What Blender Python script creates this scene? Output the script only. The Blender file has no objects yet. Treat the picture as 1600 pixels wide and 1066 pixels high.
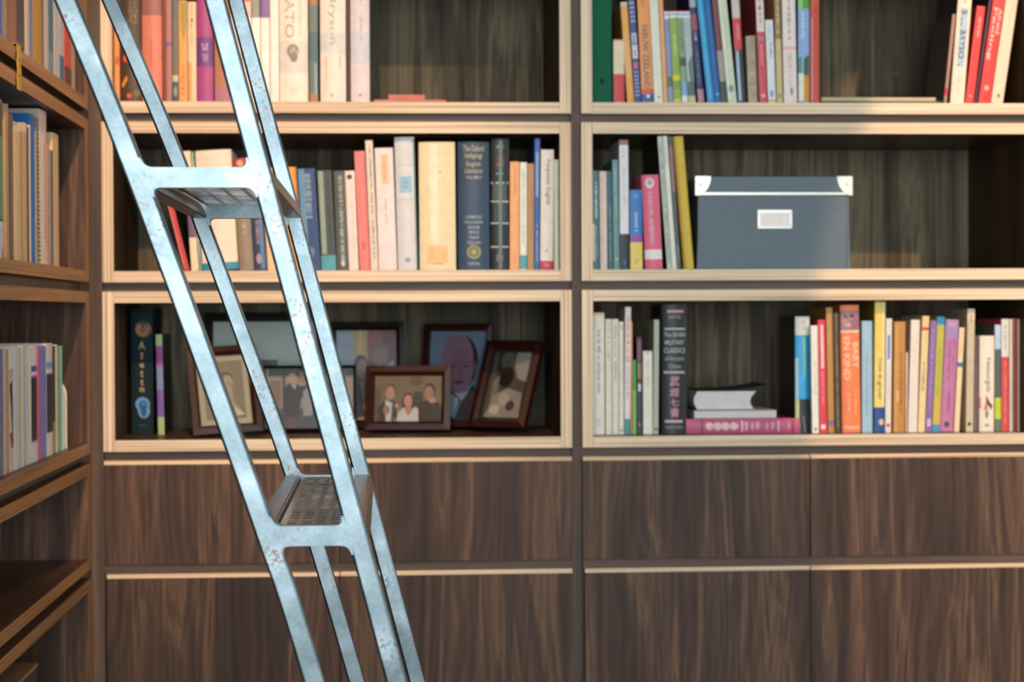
import bpy, bmesh, math, random
from mathutils import Vector, Matrix
random.seed(7)
C = bpy.context.scene.collection
SC = bpy.context.scene
ZC = 1.25                                  # eye height above the floor
FL = 3085.16; YAW = .0645358; PITCH = .0137611; ROLL = -.00447416
CENTRE = (800.0, 533.0)
def basis():
    cy, sy = math.cos(YAW), math.sin(YAW)
    f = Vector((sy*math.cos(PITCH), cy*math.cos(PITCH), -math.sin(PITCH)))
    r = Vector((cy, -sy, 0)); u = r.cross(f)
    return r*math.cos(ROLL)+u*math.sin(ROLL), -r*math.sin(ROLL)+u*math.cos(ROLL), f
R_, U_, F_ = basis()
# ------------------------------------------------------------ camera, world, lights, exposure
cam_d = bpy.data.cameras.new('camera'); cam = bpy.data.objects.new('camera', cam_d); C.objects.link(cam)
cam_d.sensor_width = 36; cam_d.lens = FL*36/1600
cam.matrix_world = Matrix(((R_.x, U_.x, -F_.x, 0), (R_.y, U_.y, -F_.y, 0), (R_.z, U_.z, -F_.z, ZC), (0, 0, 0, 1)))
cam_d.dof.use_dof = True; cam_d.dof.focus_distance = 2.0; cam_d.dof.aperture_fstop = 9.5
cam_d.clip_start = .05
SC.camera = cam
SC.view_settings.view_transform = 'Standard'; SC.view_settings.look = 'None'
SC.view_settings.gamma = 1; SC.view_settings.use_curve_mapping = False
SC.view_settings.exposure = 0.27
w = bpy.data.worlds.new('daylight'); SC.world = w; w.use_nodes = True
w.node_tree.nodes['Background'].inputs[0].default_value = (.85, .93, 1, 1)
w.node_tree.nodes['Background'].inputs[1].default_value = .6
def aim(o, a, b):
    o.location = a; o.rotation_euler = (Vector(b)-Vector(a)).to_track_quat('-Z', 'Y').to_euler()
def area(name, a, b, sx, sy, power, col):
    l = bpy.data.lights.new(name, 'AREA'); l.shape = 'RECTANGLE'; l.size = sx; l.size_y = sy; l.energy = power; l.color = col
    o = bpy.data.objects.new(name, l); C.objects.link(o); aim(o, a, b); return o
def spot(name, a, b, ang, blend, power, col, rad=.02):
    l = bpy.data.lights.new(name, 'SPOT'); l.spot_size = math.radians(ang); l.spot_blend = blend; l.energy = power; l.color = col
    l.shadow_soft_size = rad
    o = bpy.data.objects.new(name, l); C.objects.link(o); aim(o, a, b); return o
area('window_daylight', (.33, -2.42, ZC+.35), (.6, 3, ZC+.1), 2.2, 1.9, 128, (.90, .97, 1))
area('window_daylight', (3.12, .4, ZC+.3), (0, 2.2, ZC), 1.6, 1.6, 25, (.92, .97, 1))
WARM = (1, .60, .33); XLEFT = -.467
spot('warm_spot', (-.12, 1.5, ZC+1.22), (-.27, 3.2, ZC+.12), 40, .85, 120, WARM)
spot('warm_spot', (1.0, 1.9, ZC+1.22), (XLEFT, 2.75, ZC-.1), 44, .6, 13, WARM)  # added unseen lamp that warms the side bookcase
spot('warm_spot', (1.5, 1.6, ZC+1.22), (1.46, 3.2, ZC+.10), 42, .08, 130, WARM)
# ------------------------------------------------------------ pixel rays (the camera stands at the world origin, ZC up)
def ray(px, py): return F_ + R_*((px-CENTRE[0])/FL) - U_*((py-CENTRE[1])/FL)
def P(px, py, Y):
    d = ray(px, py); t = Y/d.y; return Vector((d.x*t, Y, ZC+d.z*t))
def PL(px, py, X):
    d = ray(px, py); t = X/d.x; return Vector((X, d.y*t, ZC+d.z*t))
YF = 3.2; XL = -.46668; DEP = .33; TH = .018
def hz(v): return ZC+v*1.28
R1BI, R1BO, R2TO, R2TI, R2BI, R2BO, R3TO, R3TI, R3BI, R3BO, LINE1, DBOT, LINE2, L4TI = [hz(v) for v in
    (.2677, .2541, .2429, .2287, .0556, .0416, .03, .0161, -.1567, -.1707, -.1824, -.3136, -.3254, -.1974)]
R1BI = R1BO+TH; R2BI = R2BO+TH; R3BI = R3BO+TH; R2TI = R2TO-TH; R3TI = R3TO-TH
PITCHZ = R2TO-R3TO
# ------------------------------------------------------------ object helpers
def lin(h):
    if not isinstance(h, str): return tuple(h)
    if len(h) == 3: h = ''.join(c*2 for c in h)
    out = []
    for i in (0, 2, 4):
        c = int(h[i:i+2], 16)/255; out.append(c/12.92 if c <= .04045 else ((c+.055)/1.055)**2.4)
    return tuple(out)
def empty(name, loc=(0, 0, 0), rz=0, label=None, cat=None, group=None):
    o = bpy.data.objects.new(name, None); C.objects.link(o); o.empty_display_size = .02
    o.location = loc; o.rotation_euler = (0, 0, rz)
    if label: o['label'] = label
    if cat: o['category'] = cat
    if group: o['group'] = group
    return o
def mesh_obj(name, bm, mats, parent=None, smooth=False, loc=None, keep=False):
    me = bpy.data.meshes.new(name)
    if not keep: bmesh.ops.recalc_face_normals(bm, faces=bm.faces)
    bm.to_mesh(me); bm.free()
    for m in (mats if isinstance(mats, (list, tuple)) else [mats]): me.materials.append(m)
    if smooth:
        for p in me.polygons: p.use_smooth = True
    o = bpy.data.objects.new(name, me); C.objects.link(o)
    if parent: o.parent = parent
    if loc: o.location = loc
    return o
def tag(o, label=None, cat=None, group=None, kind=None):
    if label: o['label'] = label
    if cat: o['category'] = cat
    if group: o['group'] = group
    if kind: o['kind'] = kind
    return o
def box(bm, a, b, mi=0, bev=0):
    x0, y0, z0 = a; x1, y1, z1 = b
    v = [bm.verts.new(p) for p in ((x0, y0, z0), (x1, y0, z0), (x1, y1, z0), (x0, y1, z0), (x0, y0, z1), (x1, y0, z1), (x1, y1, z1), (x0, y1, z1))]
    fs = [bm.faces.new([v[i] for i in q]) for q in ((0, 3, 2, 1), (4, 5, 6, 7), (0, 1, 5, 4), (1, 2, 6, 5), (2, 3, 7, 6), (3, 0, 4, 7))]
    for f in fs: f.material_index = mi
    if bev:
        es = list({e for f in fs for e in f.edges})
        r = bmesh.ops.bevel(bm, geom=es, offset=bev, segments=2, affect='EDGES', profile=.6)
        for f in r['faces']: f.material_index = mi
    return fs
# ------------------------------------------------------------ materials
def mat(name):
    m = bpy.data.materials.new(name); m.use_nodes = True
    return m, m.node_tree, m.node_tree.nodes['Principled BSDF']
def N(t, kind, **kw):
    n = t.nodes.new(kind)
    for k, v in kw.items(): setattr(n, k, v)
    return n
def coords(t, scale, rnd=True, rot=(0, 0, 0)):
    tc = N(t, 'ShaderNodeTexCoord'); mp = N(t, 'ShaderNodeMapping'); mp.inputs['Scale'].default_value = scale
    mp.inputs['Rotation'].default_value = rot
    t.links.new(tc.outputs['Object'], mp.inputs['Vector'])
    if rnd:
        oi = N(t, 'ShaderNodeObjectInfo'); mu = N(t, 'ShaderNodeVectorMath', operation='SCALE'); cb = N(t, 'ShaderNodeCombineXYZ')
        t.links.new(oi.outputs['Random'], cb.inputs[0]); t.links.new(oi.outputs['Random'], cb.inputs[1]); t.links.new(oi.outputs['Random'], cb.inputs[2])
        t.links.new(cb.outputs[0], mu.inputs[0]); mu.inputs['Scale'].default_value = 37
        ad = N(t, 'ShaderNodeVectorMath', operation='ADD'); t.links.new(mp.outputs[0], ad.inputs[0]); t.links.new(mu.outputs[0], ad.inputs[1])
        return ad.outputs[0]
    return mp.outputs[0]
def ramp(t, fac, stops):
    r = N(t, 'ShaderNodeValToRGB'); t.links.new(fac, r.inputs[0])
    while len(r.color_ramp.elements) < len(stops): r.color_ramp.elements.new(.5)
    for e, (p, c) in zip(r.color_ramp.elements, stops): e.position = p; e.color = (*lin(c), 1)
    return r.outputs[0]
def noise(t, vec, scale, detail=3, rough=.5, dist=0):
    n = N(t, 'ShaderNodeTexNoise'); n.inputs['Scale'].default_value = scale; n.inputs['Detail'].default_value = detail
    n.inputs['Roughness'].default_value = rough; n.inputs['Distortion'].default_value = dist
    t.links.new(vec, n.inputs['Vector']); return n.outputs['Fac']
def mix(t, fac, a, b, mode='MIX'):
    m = N(t, 'ShaderNodeMix', data_type='RGBA', blend_type=mode)
    if isinstance(fac, float): m.inputs[0].default_value = fac
    else: t.links.new(fac, m.inputs[0])
    for s, v in ((6, a), (7, b)):
        if isinstance(v, str): m.inputs[s].default_value = (*lin(v), 1)
        else: t.links.new(v, m.inputs[s])
    return m.outputs[2]
def walnut(name, axis, stops, rough=.42, fine=.35):
    """veneer whose grain runs along one axis"""
    m, t, b = mat(name)
    k = [9.0, 9.0, 9.0]; k[axis] = .55
    v = coords(t, k)
    n1 = noise(t, v, 1.5, 5, .6, 1.1)
    k2 = [120.0, 120.0, 120.0]; k2[axis] = 4
    n2 = noise(t, coords(t, k2), 1.0, 3, .6)
    c = ramp(t, n1, stops)
    d = ramp(t, n2, ((.3, '6a6a6a'), (.62, 'ffffff')))
    t.links.new(mix(t, fine, c, d, 'MULTIPLY'), b.inputs['Base Color'])
    b.inputs['Roughness'].default_value = rough; b.inputs['Specular IOR Level'].default_value = .28
    return m
DOORST = ((.28, '33241b'), (.42, '463227'), (.49, '563f31'), (.53, '70543f'), (.57, '48342a'), (.66, '5c4535'), (.76, '7c6049'))
M_DOOR = walnut('walnut_door_veneer', 2, DOORST, .56)
def figure(m):
    """fine growth-ring lines that arch up the sheet of veneer"""
    t = m.node_tree; b = t.nodes['Principled BSDF']; src = b.inputs['Base Color'].links[0].from_socket
    wv = N(t, 'ShaderNodeTexWave', wave_type='BANDS', bands_direction='X'); wv.inputs['Scale'].default_value = 6.5
    wv.inputs['Distortion'].default_value = 14; wv.inputs['Detail'].default_value = 2.5; wv.inputs['Detail Scale'].default_value = .8; wv.inputs['Detail Roughness'].default_value = .55
    t.links.new(coords(t, (1.4, 1.4, .33)), wv.inputs['Vector'])
    c = ramp(t, wv.outputs['Fac'], ((.0, '8a8078'), (.35, 'ffffff'), (.8, 'e6dfd8'), (1, 'a49a92')))
    t.links.new(mix(t, .45, src, c, 'MULTIPLY'), b.inputs['Base Color'])
figure(M_DOOR)
M_POST = walnut('walnut_post', 2, ((.3, '4a3a2e'), (.5, '5e4a3b'), (.7, '6c5646')), .5)
M_RAIL = walnut('walnut_rail', 0, ((.3, '45362c'), (.5, '594639'), (.7, '6a5446')), .5)
M_RAILY = walnut('walnut_rail_side', 1, ((.3, '45362c'), (.5, '594639'), (.7, '6a5446')), .5)
M_BACK = walnut('walnut_back_panel', 2, ((.32, '322c22'), (.46, '585040'), (.53, '736a54'), (.58, '484134'), (.72, '645c49')), .7)
M_INV = walnut('walnut_side_inside', 2, ((.3, '2a1d14'), (.5, '46321f'), (.7, '5a4029')), .55)
M_INX = walnut('walnut_shelf', 0, ((.3, '3a2a1f'), (.5, '573f2e'), (.7, '6a4c37')), .38)
M_INY = walnut('walnut_shelf_side', 1, ((.3, '3a2a1f'), (.5, '573f2e'), (.7, '6a4c37')), .38)
def plymat(name, across, along, stops=((.35, 'b09678'), (.48, 'd6bf9f'), (.62, 'e4d1b3'))):
    m, t, b = mat(name)
    k = [2.0, 2.0, 2.0]; k[across] = 420
    n = noise(t, coords(t, k), 1.0, 2, .5)
    k2 = [14.0]*3; k2[along] = 1.2
    n2 = noise(t, coords(t, k2), 1.0, 3, .6)
    c = ramp(t, n, stops)
    d = ramp(t, n2, ((.3, 'd8cfc4'), (.7, 'ffffff')))
    t.links.new(mix(t, .6, c, d, 'MULTIPLY'), b.inputs['Base Color'])
    b.inputs['Roughness'].default_value = .5
    return m
M_PLYH = plymat('plywood_edge_horizontal', 2, 0)
M_PLYV = plymat('plywood_edge_vertical', 0, 2)
BR = ((.35, '86592f'), (.48, '9c6c40'), (.62, 'ab7b4c'))
M_PLYLH = plymat('brown_lipping_horizontal', 2, 1, BR)
M_PLYLV = plymat('brown_lipping_vertical', 1, 2, BR)
def steel(name, stops, r0, r1, bump):
    m, t, b = mat(name)
    v = coords(t, (1, 1, 1), False)
    big = noise(t, v, 22, 4, .55, .3); fine = noise(t, v, 420, 3, .6)
    c = ramp(t, big, stops)
    f2 = ramp(t, fine, ((.3, 'd0d0d0'), (.6, 'ffffff')))
    c = mix(t, .5, c, f2, 'MULTIPLY')
    zone = noise(t, v, 11, 2, .5); sp = noise(t, v, 310, 3, .55, .6)
    a = N(t, 'ShaderNodeMapRange'); a.inputs[1].default_value = .52; a.inputs[2].default_value = .62; t.links.new(zone, a.inputs[0])
    s = N(t, 'ShaderNodeMapRange'); s.inputs[1].default_value = .56; s.inputs[2].default_value = .61; t.links.new(sp, s.inputs[0])
    mm = N(t, 'ShaderNodeMath', operation='MULTIPLY'); t.links.new(a.outputs[0], mm.inputs[0]); t.links.new(s.outputs[0], mm.inputs[1])
    rc = ramp(t, noise(t, v, 60, 1), ((.45, '4a5357'), (.55, '5e4840')))
    t.links.new(mix(t, mm.outputs[0], c, rc), b.inputs['Base Color'])
    b.inputs['Metallic'].default_value = .88
    r = N(t, 'ShaderNodeMapRange'); r.inputs[3].default_value = r0; r.inputs[4].default_value = r1; t.links.new(big, r.inputs[0])
    t.links.new(r.outputs[0], b.inputs['Roughness'])
    bp = N(t, 'ShaderNodeBump'); bp.inputs['Strength'].default_value = bump; bp.inputs['Distance'].default_value = .001
    t.links.new(big, bp.inputs['Height']); t.links.new(bp.outputs[0], b.inputs['Normal'])
    return m
M_STEEL = steel('raw_steel', ((.3, '525f64'), (.5, '657277'), (.7, '7f8c93')), .24, .36, .035)
M_TREAD = steel('pressed_tread_steel', ((.3, '4c4642'), (.5, '6a6663'), (.7, '8c8a88')), .16, .26, .02)
M_STEELD = steel('reflection_tinted_steel', ((.3, '4c3629'), (.5, '6c5140'), (.7, '86695a')), .26, .38, .02)  # cross tubes: brown reflection of the wooden shelves put into the base colour
def attr_mat(name, rough, spec=.5, coat=0):
    m, t, b = mat(name)
    at = N(t, 'ShaderNodeAttribute', attribute_name='Col')
    n = noise(t, coords(t, (1, 1, 1)), 60, 4, .6)
    d = ramp(t, n, ((.3, 'eeeeee'), (.65, 'ffffff')))
    t.links.new(mix(t, .8, at.outputs['Color'], d, 'MULTIPLY'), b.inputs['Base Color'])
    b.inputs['Roughness'].default_value = rough; b.inputs['Specular IOR Level'].default_value = spec
    b.inputs['Coat Weight'].default_value = coat
    return m
M_COVER = attr_mat('printed_book_cover', .42, .28)
M_MATTE = attr_mat('cloth_book_cover', .7, .2)
M_PHOTO = attr_mat('photographic_print', .35, .3)
def plain(name, col, rough=.5, metal=0, nscale=80, amt=.25, stops=('c0c0c0', 'ffffff')):
    m, t, b = mat(name)
    n = noise(t, coords(t, (1, 1, 1)), nscale, 3, .6)
    d = ramp(t, n, ((.3, stops[0]), (.7, stops[1])))
    t.links.new(mix(t, amt, col, d, 'MULTIPLY'), b.inputs['Base Color'])
    b.inputs['Roughness'].default_value = rough; b.inputs['Metallic'].default_value = metal
    return m
def pages_mat():
    m, t, b = mat('paper_pages')
    n = noise(t, coords(t, (700, 3, 3)), 1, 2, .5)
    t.links.new(ramp(t, n, ((.3, 'cfc3a8'), (.6, 'efe6d2'))), b.inputs['Base Color']); b.inputs['Roughness'].default_value = .8
    return m
M_PAGES = pages_mat()
M_WALL = plain('painted_plaster', 'cfcdc6', .8, nscale=6)
M_CEIL = plain('white_ceiling', 'd8d8d6', .85, nscale=5)
M_FLOOR = walnut('dark_floorboards', 1, ((.3, '3a261a'), (.5, '50362a'), (.7, '604232')), .4)
M_FRAMEW = plain('white_window_frame', 'e0e0dc', .5)
M_GREYBOX = plain('grey_fibreboard', '4a5c66', .5, nscale=240, amt=.35)
M_CHROME = plain('nickel_fitting', 'b9bab2', .35, .75, nscale=200, amt=.2)
M_CARD = plain('pink_card_label', 'f3e8e2', .7)
M_FRED = plain('dark_red_wood_frame', '35120b', .35, nscale=60, amt=.6, stops=('707070', 'ffffff'))
M_FBLACK = plain('black_frame', '14120f', .4)
M_STAND = plain('black_card_stand', '1a1816', .8)
M_MATB = plain('picture_mount', 'aeb8ab', .8)
M_YEL = plain('yellow_ribbon', 'b8902c', .6)
M_SPK = plain('grey_metal_side', '5a5856', .35, .6)
M_SPW = plain('pale_wood_top', '9a7550', .5, nscale=30)
# ------------------------------------------------------------ room
RX0, RX1, RY0, RY1, ZTOP = -.83, 3.2, -2.5, 3.58, 2.62
def struct(name, bm, m): return tag(mesh_obj(name, bm, m), kind='structure')
bm = bmesh.new(); box(bm, (RX0-.1, RY0-.1, -.1), (RX1+.1, RY1+.1, 0)); struct('floor', bm, M_FLOOR)
bm = bmesh.new(); box(bm, (RX0-.1, RY0-.1, ZTOP), (RX1+.1, RY1+.1, ZTOP+.1)); struct('ceiling', bm, M_CEIL)
bm = bmesh.new(); box(bm, (RX0-.1, RY1, 0), (RX1+.1, RY1+.1, ZTOP)); struct('wall_back', bm, M_WALL)
bm = bmesh.new(); box(bm, (RX0-.1, RY0, 0), (RX0, RY1, ZTOP)); struct('wall_left', bm, M_WALL)
bm = bmesh.new()
for a, b in (((RX0, RY0-.1, 0), (-.78, RY0, ZTOP)), ((1.44, RY0-.1, 0), (RX1+.1, RY0, ZTOP)), ((-.78, RY0-.1, 0), (1.44, RY0, .58)), ((-.78, RY0-.1, 2.58), (1.44, RY0, ZTOP))): box(bm, a, b)
struct('wall_front', bm, M_WALL)
bm = bmesh.new()
for a, b in (((RX1, RY0, 0), (RX1+.1, -.45, ZTOP)), ((RX1, 1.25, 0), (RX1+.1, RY1, ZTOP)), ((RX1, -.45, 0), (RX1+.1, 1.25, .7)), ((RX1, -.45, 2.4), (RX1+.1, 1.25, ZTOP))): box(bm, a, b)
struct('wall_right', bm, M_WALL)
bm = bmesh.new()
for x in (-.78, -.06, .66, 1.39): box(bm, (x, RY0-.08, .58), (x+.05, RY0-.03, 2.58))
for z in (.58, 2.53): box(bm, (-.78, RY0-.08, z), (1.44, RY0-.03, z+.05))
struct('window_1', bm, M_FRAMEW)
bm = bmesh.new()
for y in (-.45, .37, 1.2): box(bm, (RX1+.03, y, .7), (RX1+.08, y+.05, 2.4))
for z in (.7, 2.35): box(bm, (RX1+.03, -.45, z), (RX1+.08, 1.25, z+.05))
struct('window_2', bm, M_FRAMEW)
# ------------------------------------------------------------ back wall of shelving
A0 = P(160, 450, YF).x; A1 = P(893, 450, YF).x; B0 = P(909.2, 450, YF).x; B1 = B0+(A1-A0)
XEND = B1+.017
def shelf_box(x0, x1, z0, z1, label, ti=TH):
    """plywood box, veneered inside; front at YF"""
    t = empty('shelf_box', (x0, YF, z0), 0, label, 'bookshelf', 'plywood shelf boxes in the back wall')
    W = x1-x0; Hh = z1-z0; e = .0004
    for nm, z in (('bottom_panel', 0), ('top_panel', Hh-ti)):
        bm = bmesh.new(); fs = box(bm, (ti+e, 0, z), (W-ti-e, DEP, z+ti)); fs[2].material_index = 1
        mesh_obj(nm, bm, [M_INX, M_PLYH], t)
    for x in (0, W-ti):
        bm = bmesh.new(); fs = box(bm, (x, 0, 0), (x+ti, DEP, Hh)); fs[2].material_index = 1
        mesh_obj('side_panel', bm, [M_INV, M_PLYV], t)
    bm = bmesh.new(); box(bm, (ti+e, DEP-.009, ti+e), (W-ti-e, DEP-.001, Hh-ti-e)); mesh_obj('back_panel', bm, M_BACK, t)
    return t
rows = [('highest', R1BO+PITCHZ, R2TO+2*PITCHZ), ('top', R1BO, R2TO+PITCHZ), ('second', R2BO, R2TO), ('third', R3BO, R3TO)]
for nm, z0, z1 in rows:
    what = {'highest': 'empty pale-edged shelf box above the top row of books, {}',
            'top': 'pale plywood shelf box holding the top row of books, {}',
            'second': 'pale plywood shelf box, middle row, {}', 'third': 'pale plywood shelf box just above the drawers, {}'}[nm]
    ax = {'second': 'centre bay with thick navy anthology', 'third': 'centre bay with framed photographs'}.get(nm, 'centre bay')
    bx_ = {'second': 'right bay with grey storage box', 'third': 'right bay with lying pink book'}.get(nm, 'right bay')
    shelf_box(A0, A1, z0, z1, what.format(ax)); shelf_box(B0, B1, z0, z1, what.format(bx_))
fr = empty('bookcase_frame', (0, YF, 0), 0, 'dark walnut upright and rails between the pale boxes of the back wall', 'bookcase frame')
bm = bmesh.new(); box(bm, (A1+.0006, .010, .09), (B0-.0006, .3, 2.2)); mesh_obj('divider', bm, M_POST, fr)
bm = bmesh.new(); box(bm, (B1+.0006, .010, .09), (B1+.02, .3, 2.2)); mesh_obj('divider', bm, M_POST, fr)
gaps = [(R2TO+PITCHZ, R1BO+PITCHZ), (R2TO, R1BO), (R3TO, R2BO), (LINE1, R3BO), (LINE2, DBOT)]
for x0, x1 in ((A0, A1), (B0, B1)):
    for g0, g1 in gaps:
        bm = bmesh.new(); box(bm, (x0+.0003, .016 if g0 != LINE2 else .004, g0+.0006), (x1-.0003, .3 if g0 > LINE1 else .0215, g1-.0006)); mesh_obj('rail', bm, M_RAIL, fr)
bm = bmesh.new(); box(bm, (A0, .04, 0.001), (B1, .3, .0885)); mesh_obj('plinth', bm, M_RAIL, fr)
def front_panel(name, parent, x0, x1, z0, z1, mtop=True):
    """a veneered front, its top edge chamfered so that the pale core shows"""
    bm = bmesh.new(); c = .0062 if mtop else 0.0; th = .019
    prof = [(0, z0), (th, z0), (th, z1), (.0045, z1), (0, z1-c)]
    a = [bm.verts.new((x0, y, z)) for y, z in prof]; b = [bm.verts.new((x1, y, z)) for y, z in prof]
    n = len(prof)
    for i in range(n):
        f = bm.faces.new((a[i], b[i], b[(i+1) % n], a[(i+1) % n]))
        if i in (2, 3): f.material_index = 1
    bm.faces.new(a); bm.faces.new(list(reversed(b)))
    return mesh_obj(name, bm, [M_DOOR, M_PLYH], parent)
for (x0, x1, sx, lab) in ((A0, A1, P(530, 700, YF).x, 'walnut drawers and doors low behind the ladder, centre bay'),
                          (B0, B1, P(1266, 700, YF).x, 'walnut drawers and doors under the right bay')):
    cb = empty('cabinet', (0, YF, 0), 0, lab, 'cabinet', 'walnut cabinets along the back wall')
    bm = bmesh.new()
    box(bm, (x0+.001, .022, .1), (x0+.018, .3, LINE1-.02)); box(bm, (x1-.018, .022, .1), (x1-.001, .3, LINE1-.02))
    box(bm, (x0+.0185, .29, .1), (x1-.0185, .3, LINE1-.02)); box(bm, (x0+.0185, .022, .1), (x1-.0185, .289, .116))
    mesh_obj('body', bm, M_POST, cb)
    g = .0009
    front_panel('drawer', cb, x0+.0004, sx-g, DBOT+.0004, LINE1); front_panel('drawer', cb, sx+g, x1-.0004, DBOT+.0004, LINE1)
    front_panel('door', cb, x0+.0035, sx-g, .1, LINE2); front_panel('door', cb, sx+g, x1-.0004, .1, LINE2)
# ------------------------------------------------------------ side unit on the left, seen edge-on
SY0, SY1 = .9, PL(139.5, 450, XL).y
def side_box(z0, z1, label, ti=TH, zt=None):
    t = empty('shelf_box', (XL, SY0, z0), 0, label, 'bookshelf', 'plywood shelf boxes in the side bookcase')
    W = SY1-SY0; Hh = z1-z0; e = .0004; te = .034
    for nm, z in (('bottom_panel', 0), ('top_panel', Hh-ti)):
        bm = bmesh.new(); fs = box(bm, (-DEP, ti+e, z), (0, W-te-e, z+ti)); fs[3].material_index = 1
        mesh_obj(nm, bm, [M_INY, M_PLYLH], t)
    for y, yy in ((0, ti), (W-te, W)):
        bm = bmesh.new(); fs = box(bm, (-DEP, y, 0), (0, yy, Hh)); fs[3].material_index = 1
        mesh_obj('side_panel', bm, [M_DOOR, M_PLYLV], t)
    bm = bmesh.new(); box(bm, (-DEP+.001, ti+e, ti+e), (-DEP+.009, W-te-e, Hh-ti-e)); mesh_obj('back_panel', bm, M_BACK, t)
side_box(R1BO+PITCHZ, R2TO+2*PITCHZ, 'empty shelf box above the top row of books, side bookcase')
side_box(R1BO, R2TO+PITCHZ, 'shelf box with the top row of books, side bookcase')
side_box(R2BO, R2TO, 'shelf box holding tall magazines, side bookcase')
side_box(R3BO, R3TO, 'shelf box holding thin white booklets, side bookcase')
side_box(DBOT, LINE1, 'low empty shelf box under the booklets, side bookcase')
side_box(hz(-.60), LINE2, 'dark lowest shelf box with wood-topped box, side bookcase')
sf = empty('bookcase_frame', (XL, 0, 0), 0, 'dark walnut corner post and rails of the side bookcase', 'bookcase frame')
for g0, g1 in gaps:
    bm = bmesh.new(); box(bm, (-.3, SY0, g0+.0006), (-.016, SY1-.0006, g1-.0006)); mesh_obj('rail', bm, M_RAILY, sf)
bm = bmesh.new(); box(bm, (-.3, SY0, .001), (-.03, SY1-.0006, hz(-.60)-.001)); mesh_obj('plinth', bm, M_RAILY, sf)
bm = bmesh.new(); box(bm, (-.3, SY1+.0006, .001), (-.006, YF+.3, 2.2)); box(bm, (-.0055, YF+.010, .001), (A0-XL-.0006, YF+.3, 2.2)); mesh_obj('corner_post', bm, M_POST, sf)
# ------------------------------------------------------------ spine artwork
_txt = {}
def text_geo(s):
    if s in _txt: return _txt[s]
    cu = bpy.data.curves.new('lettering', 'FONT'); cu.body = s; cu.size = 1; cu.resolution_u = 2; cu.offset = .014
    o = bpy.data.objects.new('lettering', cu); C.objects.link(o)
    dg = bpy.context.evaluated_depsgraph_get(); me = bpy.data.meshes.new_from_object(o.evaluated_get(dg))
    vs = [(v.co.x, v.co.y) for v in me.vertices]; fs = [list(p.vertices) for p in me.polygons]
    bpy.data.objects.remove(o); bpy.data.curves.remove(cu); bpy.data.meshes.remove(me)
    if vs:
        x0 = min(v[0] for v in vs); x1 = max(v[0] for v in vs); y0 = min(v[1] for v in vs); y1 = max(v[1] for v in vs)
        vs = [((x-x0)/(x1-x0), (y-y0)/(y1-y0)) for x, y in vs]
    _txt[s] = (vs, fs); return _txt[s]
class Art:
    """flat printed shapes in (x, z) laid on a surface whose y is given by ys(x)"""
    def __init__(s, bm, lay, ys): s.bm, s.lay, s.ys, s.k = bm, lay, ys, 0
    def poly(s, pts, col):
        vs = [s.bm.verts.new((x, s.ys(x)-.00025-.00006*s.k, z)) for x, z in pts]
        try: f = s.bm.faces.new(vs)
        except ValueError: return
        c = (*lin(col), 1)
        for l in f.loops: l[s.lay] = c
    def rect(s, x0, x1, z0, z1, col):
        n = 3
        for i in range(n):
            a = x0+(x1-x0)*i/n; b = x0+(x1-x0)*(i+1)/n
            s.poly([(a, z0), (b, z0), (b, z1), (a, z1)], col)
        s.k += 1
    def ell(s, x, z, rx, rz, col, n=20, a0=0, a1=2*math.pi):
        s.poly([(x+rx*math.cos(a0+(a1-a0)*i/n), z+rz*math.sin(a0+(a1-a0)*i/n)) for i in range(n)], col); s.k += 1
    def text(s, st, x0, x1, z0, z1, col, mode):
        vs, fs = text_geo(st)
        if not vs: return
        if mode == 'd': pts = [(x0+v*(x1-x0), z1-u*(z1-z0)) for u, v in vs]       # reads downwards
        elif mode == 'u': pts = [(x1-v*(x1-x0), z0+u*(z1-z0)) for u, v in vs]
        else: pts = [(x0+u*(x1-x0), z0+v*(z1-z0)) for u, v in vs]
        bv = [s.bm.verts.new((x, s.ys(x)-.00025-.00006*s.k, z)) for x, z in pts]
        c = (*lin(col), 1)
        for f in fs:
            try: fc = s.bm.faces.new([bv[i] for i in f])
            except ValueError: continue
            for l in fc.loops: l[s.lay] = c
        s.k += 1
    def specks(s, x0, x1, z0, z1, col, step=.0022, vert=True, seed=0):
        rr = random.Random(seed); z = z1
        while z > z0+step:
            h = step*rr.uniform(.35, .8)
            if rr.random() > .16: s.poly([(x0+(x1-x0)*rr.uniform(0, .3), z-h), (x1-(x1-x0)*rr.uniform(0, .25), z-h), (x1-(x1-x0)*rr.uniform(0, .25), z), (x0+(x1-x0)*rr.uniform(0, .3), z)], col)
            z -= step
        s.k += 1
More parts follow.
